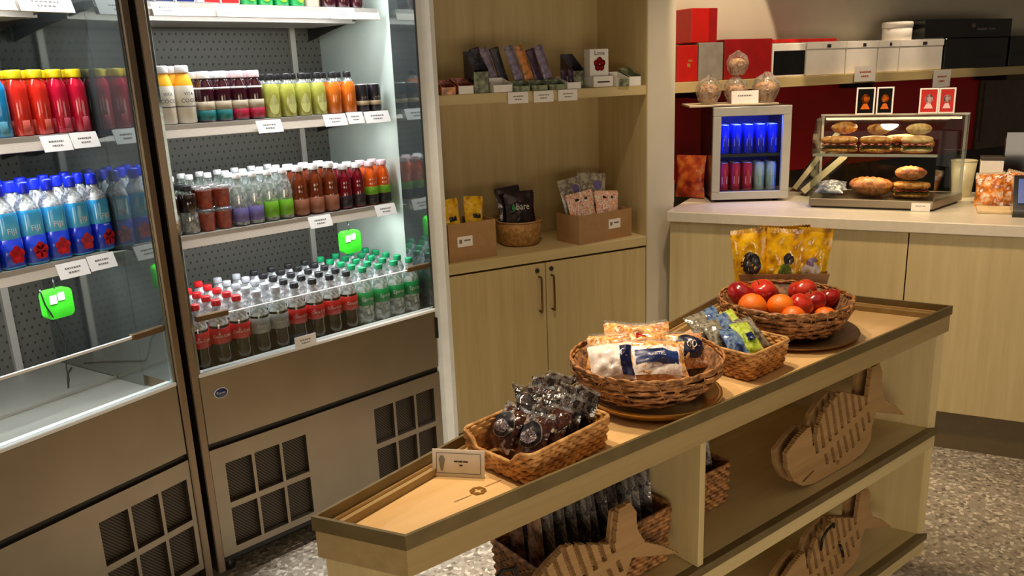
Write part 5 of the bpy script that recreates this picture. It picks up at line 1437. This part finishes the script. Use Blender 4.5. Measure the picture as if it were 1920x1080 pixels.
for i in range(11):
    for j in range(2):
        x = .357 + i * .0305; y = .118 + j * .060
        bag('snack_pouch', f'crinkled {"brown" if i == 0 else "dark grey"} pouch in the deep wicker basket, {"rear" if j else "front"} row, {ORD[i]} from the near end', .054, .205 + rnd.uniform(-.008, .01), .020, 'pouch_brown' if i == 0 else 'pouch', ip(x, y, .535), (R(rnd.uniform(-4, 4)), R(10 + rnd.uniform(-3, 3)), IF.th + R(90 + rnd.uniform(-4, 4))), 200 + k, 'pouch', 'pouches in the deep wicker basket', .36, (), 12, 14, crimp='pouch')
        k += 1
# narrow wicker basket beyond the divider
nb = thing('wicker_basket', 'narrow brown wicker basket of grey pouches beside the shelf divider', 'basket', ip(.915, .205, .5135), IF.th)
out = rounded_rect(.12, .12, .012)
m = MB(); woven(m, out, .10, 10, 1.06, .0125, .0026); m.build('weave', 'wicker_dark', nb)
m = MB(); m.tube(rim_path(out, .10, 1.065), .0042, 6, True); m.build('rim', 'wicker_dark', nb)
for i in range(3):
    for j in range(2):
        bag('snack_pouch', f'dark pouch in the narrow wicker basket, {"rear" if j else "front"} row, {ORD[i]} from the divider', .05, .19, .024, 'pouch', ip(.878 + i * .034, .18 + j * .048, .53), (R(rnd.uniform(-5, 5)), R(8), IF.th + R(90 + rnd.uniform(-10, 10))), 240 + i * 2 + j, 'pouch', 'pouches in the narrow wicker basket', .5, (), 12, 14, crimp='pouch')
m = MB(); m.tube([(-.185, -.003, .13), (-.212, -.006, .19), (-.205, -.007, .232), (-.178, -.007, .247), (-.15, -.007, .241), (-.137, -.006, .205), (-.132, -.003, .15)], .0045, 8); m.build('cord', 'black', sh2)
# ================================================================== light
def spot(loc, target, power, size, col, blend=.3, rad=.05):
    l = bpy.data.lights.new('downlight_or_fill', 'SPOT'); l.energy = power; l.spot_size = R(size); l.spot_blend = blend; l.color = lin(col)[:3]; l.shadow_soft_size = rad
    o = bpy.data.objects.new('downlight_or_fill', l); COL.objects.link(o); o.location = loc
    d = Vector(target) - Vector(loc); o.rotation_euler = d.to_track_quat('-Z', 'Y').to_euler()
def area(loc, rot, sx, sy, power, col, name='lamp'):
    l = bpy.data.lights.new(name, 'AREA'); l.shape = 'RECTANGLE'; l.size = sx; l.size_y = sy; l.energy = power; l.color = lin(col)[:3]
    o = bpy.data.objects.new(name, l); COL.objects.link(o); o.location = loc; o.rotation_euler = rot
    return o
WARM = (255, 226, 188)
for x, y in ((.15, .22), (.75, .26), (1.35, .32)):
    p = IF.pt(x - .05, y + .35, 2.8); q = IF.pt(x, y, .86); spot(p, q, 108 if x < 1 else 96, 50, WARM, .6, .06)
# fridge lamps: tubes under the canopy and under each shelf front
for fr, x0, x1 in ((F1, -.985, -.03), (F2, .018, .925)):
    xm = (x0 + x1) / 2
    for z, y, pw in ((1.99, .06, 9), (1.752, .178, 2.6), (1.404, .178, 2.6), (1.069, .178, 3.6)):
        area(fr.pt(xm, y, z), (R(14), 0, fr.th), x1 - x0 - .15, .02, pw, (238, 243, 248))
# counter, back wall and floor
spot(CT.pt(1.25, -.75, 2.8), CT.pt(1.15, .3, .8), 100, 62, WARM, .6)
spot(CT.pt(.35, -.7, 2.8), CT.pt(.5, .3, .8), 75, 56, WARM, .7)
spot(CT.pt(.8, .45, 2.8), CT.pt(.85, .5, .95), 34, 60, WARM, .7)
spot(AL.pt(.53, -.42, 2.8), AL.pt(.48, .55, 1.62), 88, 54, WARM, .05, .015)
for x in (1.35, 1.75, 2.15): spot(AL.pt(x, -.15, 2.8), AL.pt(x, .29, 1.4), 50, 32, WARM, .5)
spot((-.14, 2.4, 2.8), (-.14, 2.42, 0), 230, 32, (255, 246, 236), .5)
spot((.1, 1.9, 2.75), (.12, 3.35, .15), 46, 34, WARM, .7)  # added spot to brighten the cupboard doors
spot((1.15, .2, 2.8), (1.15, .3, 0), 90, 50, WARM, .6)  # added spot on the unseen aisle floor, its bounce fills the island shelves
area((.9, 1.2, 2.84), (0, 0, 0), 2.6, 2.6, 8, (255, 236, 208))
area((.45, -1.4, .75), (R(92), 0, R(-8)), 1.8, 1.0, 34, (255, 234, 206))  # added low front fill that brightens the island shelves
area((3.1, -.4, .8), (R(92), 0, R(48)), 1.6, 1.2, 12, (255, 236, 210))  # added low fill from the right for the island front
# small cooler
area(MF.pt(.17, .03, 1.335), (0, 0, MF.th), .26, .03, 3.2, (90, 110, 255))
area(CT.pt(.561 + .24, .245 + .2, CZ + .35), (0, 0, CT.th), .4, .05, 2.2, (255, 218, 165))  # added fill below the pastry case top
area(CT.pt(.561 + .24, .245 + .06, CZ + .217), (0, 0, CT.th), .4, .03, 1.2, (255, 218, 165))  # added fill below the pastry case middle shelf
w = bpy.data.worlds.new('room_ambience'); SC.world = w; w.use_nodes = True
w.node_tree.nodes['Background'].inputs[0].default_value = lin((196, 180, 156)); w.node_tree.nodes['Background'].inputs[1].default_value = .13

# ================================================================== camera
pitch, roll = R(14.72), R(2.23)
fw = Vector((0, math.cos(pitch), -math.sin(pitch))); rt = Vector((1, 0, 0)); up = Vector((0, math.sin(pitch), math.cos(pitch)))
r2 = rt * math.cos(roll) - up * math.sin(roll); u2 = rt * math.sin(roll) + up * math.cos(roll)
cam = bpy.data.cameras.new('camera'); cam.sensor_width = 36; cam.lens = 1525 / 1920 * 36; cam.clip_start = .05
co = bpy.data.objects.new('camera', cam); COL.objects.link(co)
co.matrix_world = Matrix(((r2.x, u2.x, -fw.x, 0), (r2.y, u2.y, -fw.y, 0), (r2.z, u2.z, -fw.z, 1.55), (0, 0, 0, 1)))
SC.camera = co
SC.view_settings.view_transform = 'Standard'; SC.view_settings.look = 'None'; SC.view_settings.gamma = 1; SC.view_settings.use_curve_mapping = False
SC.view_settings.exposure = 0.0
SC.cycles.max_bounces = 10; SC.cycles.transparent_max_bounces = 24; SC.cycles.diffuse_bounces = 4; SC.cycles.glossy_bounces = 4
SC.cycles.caustics_reflective = False; SC.cycles.caustics_refractive = False; SC.cycles.sample_clamp_indirect = 6
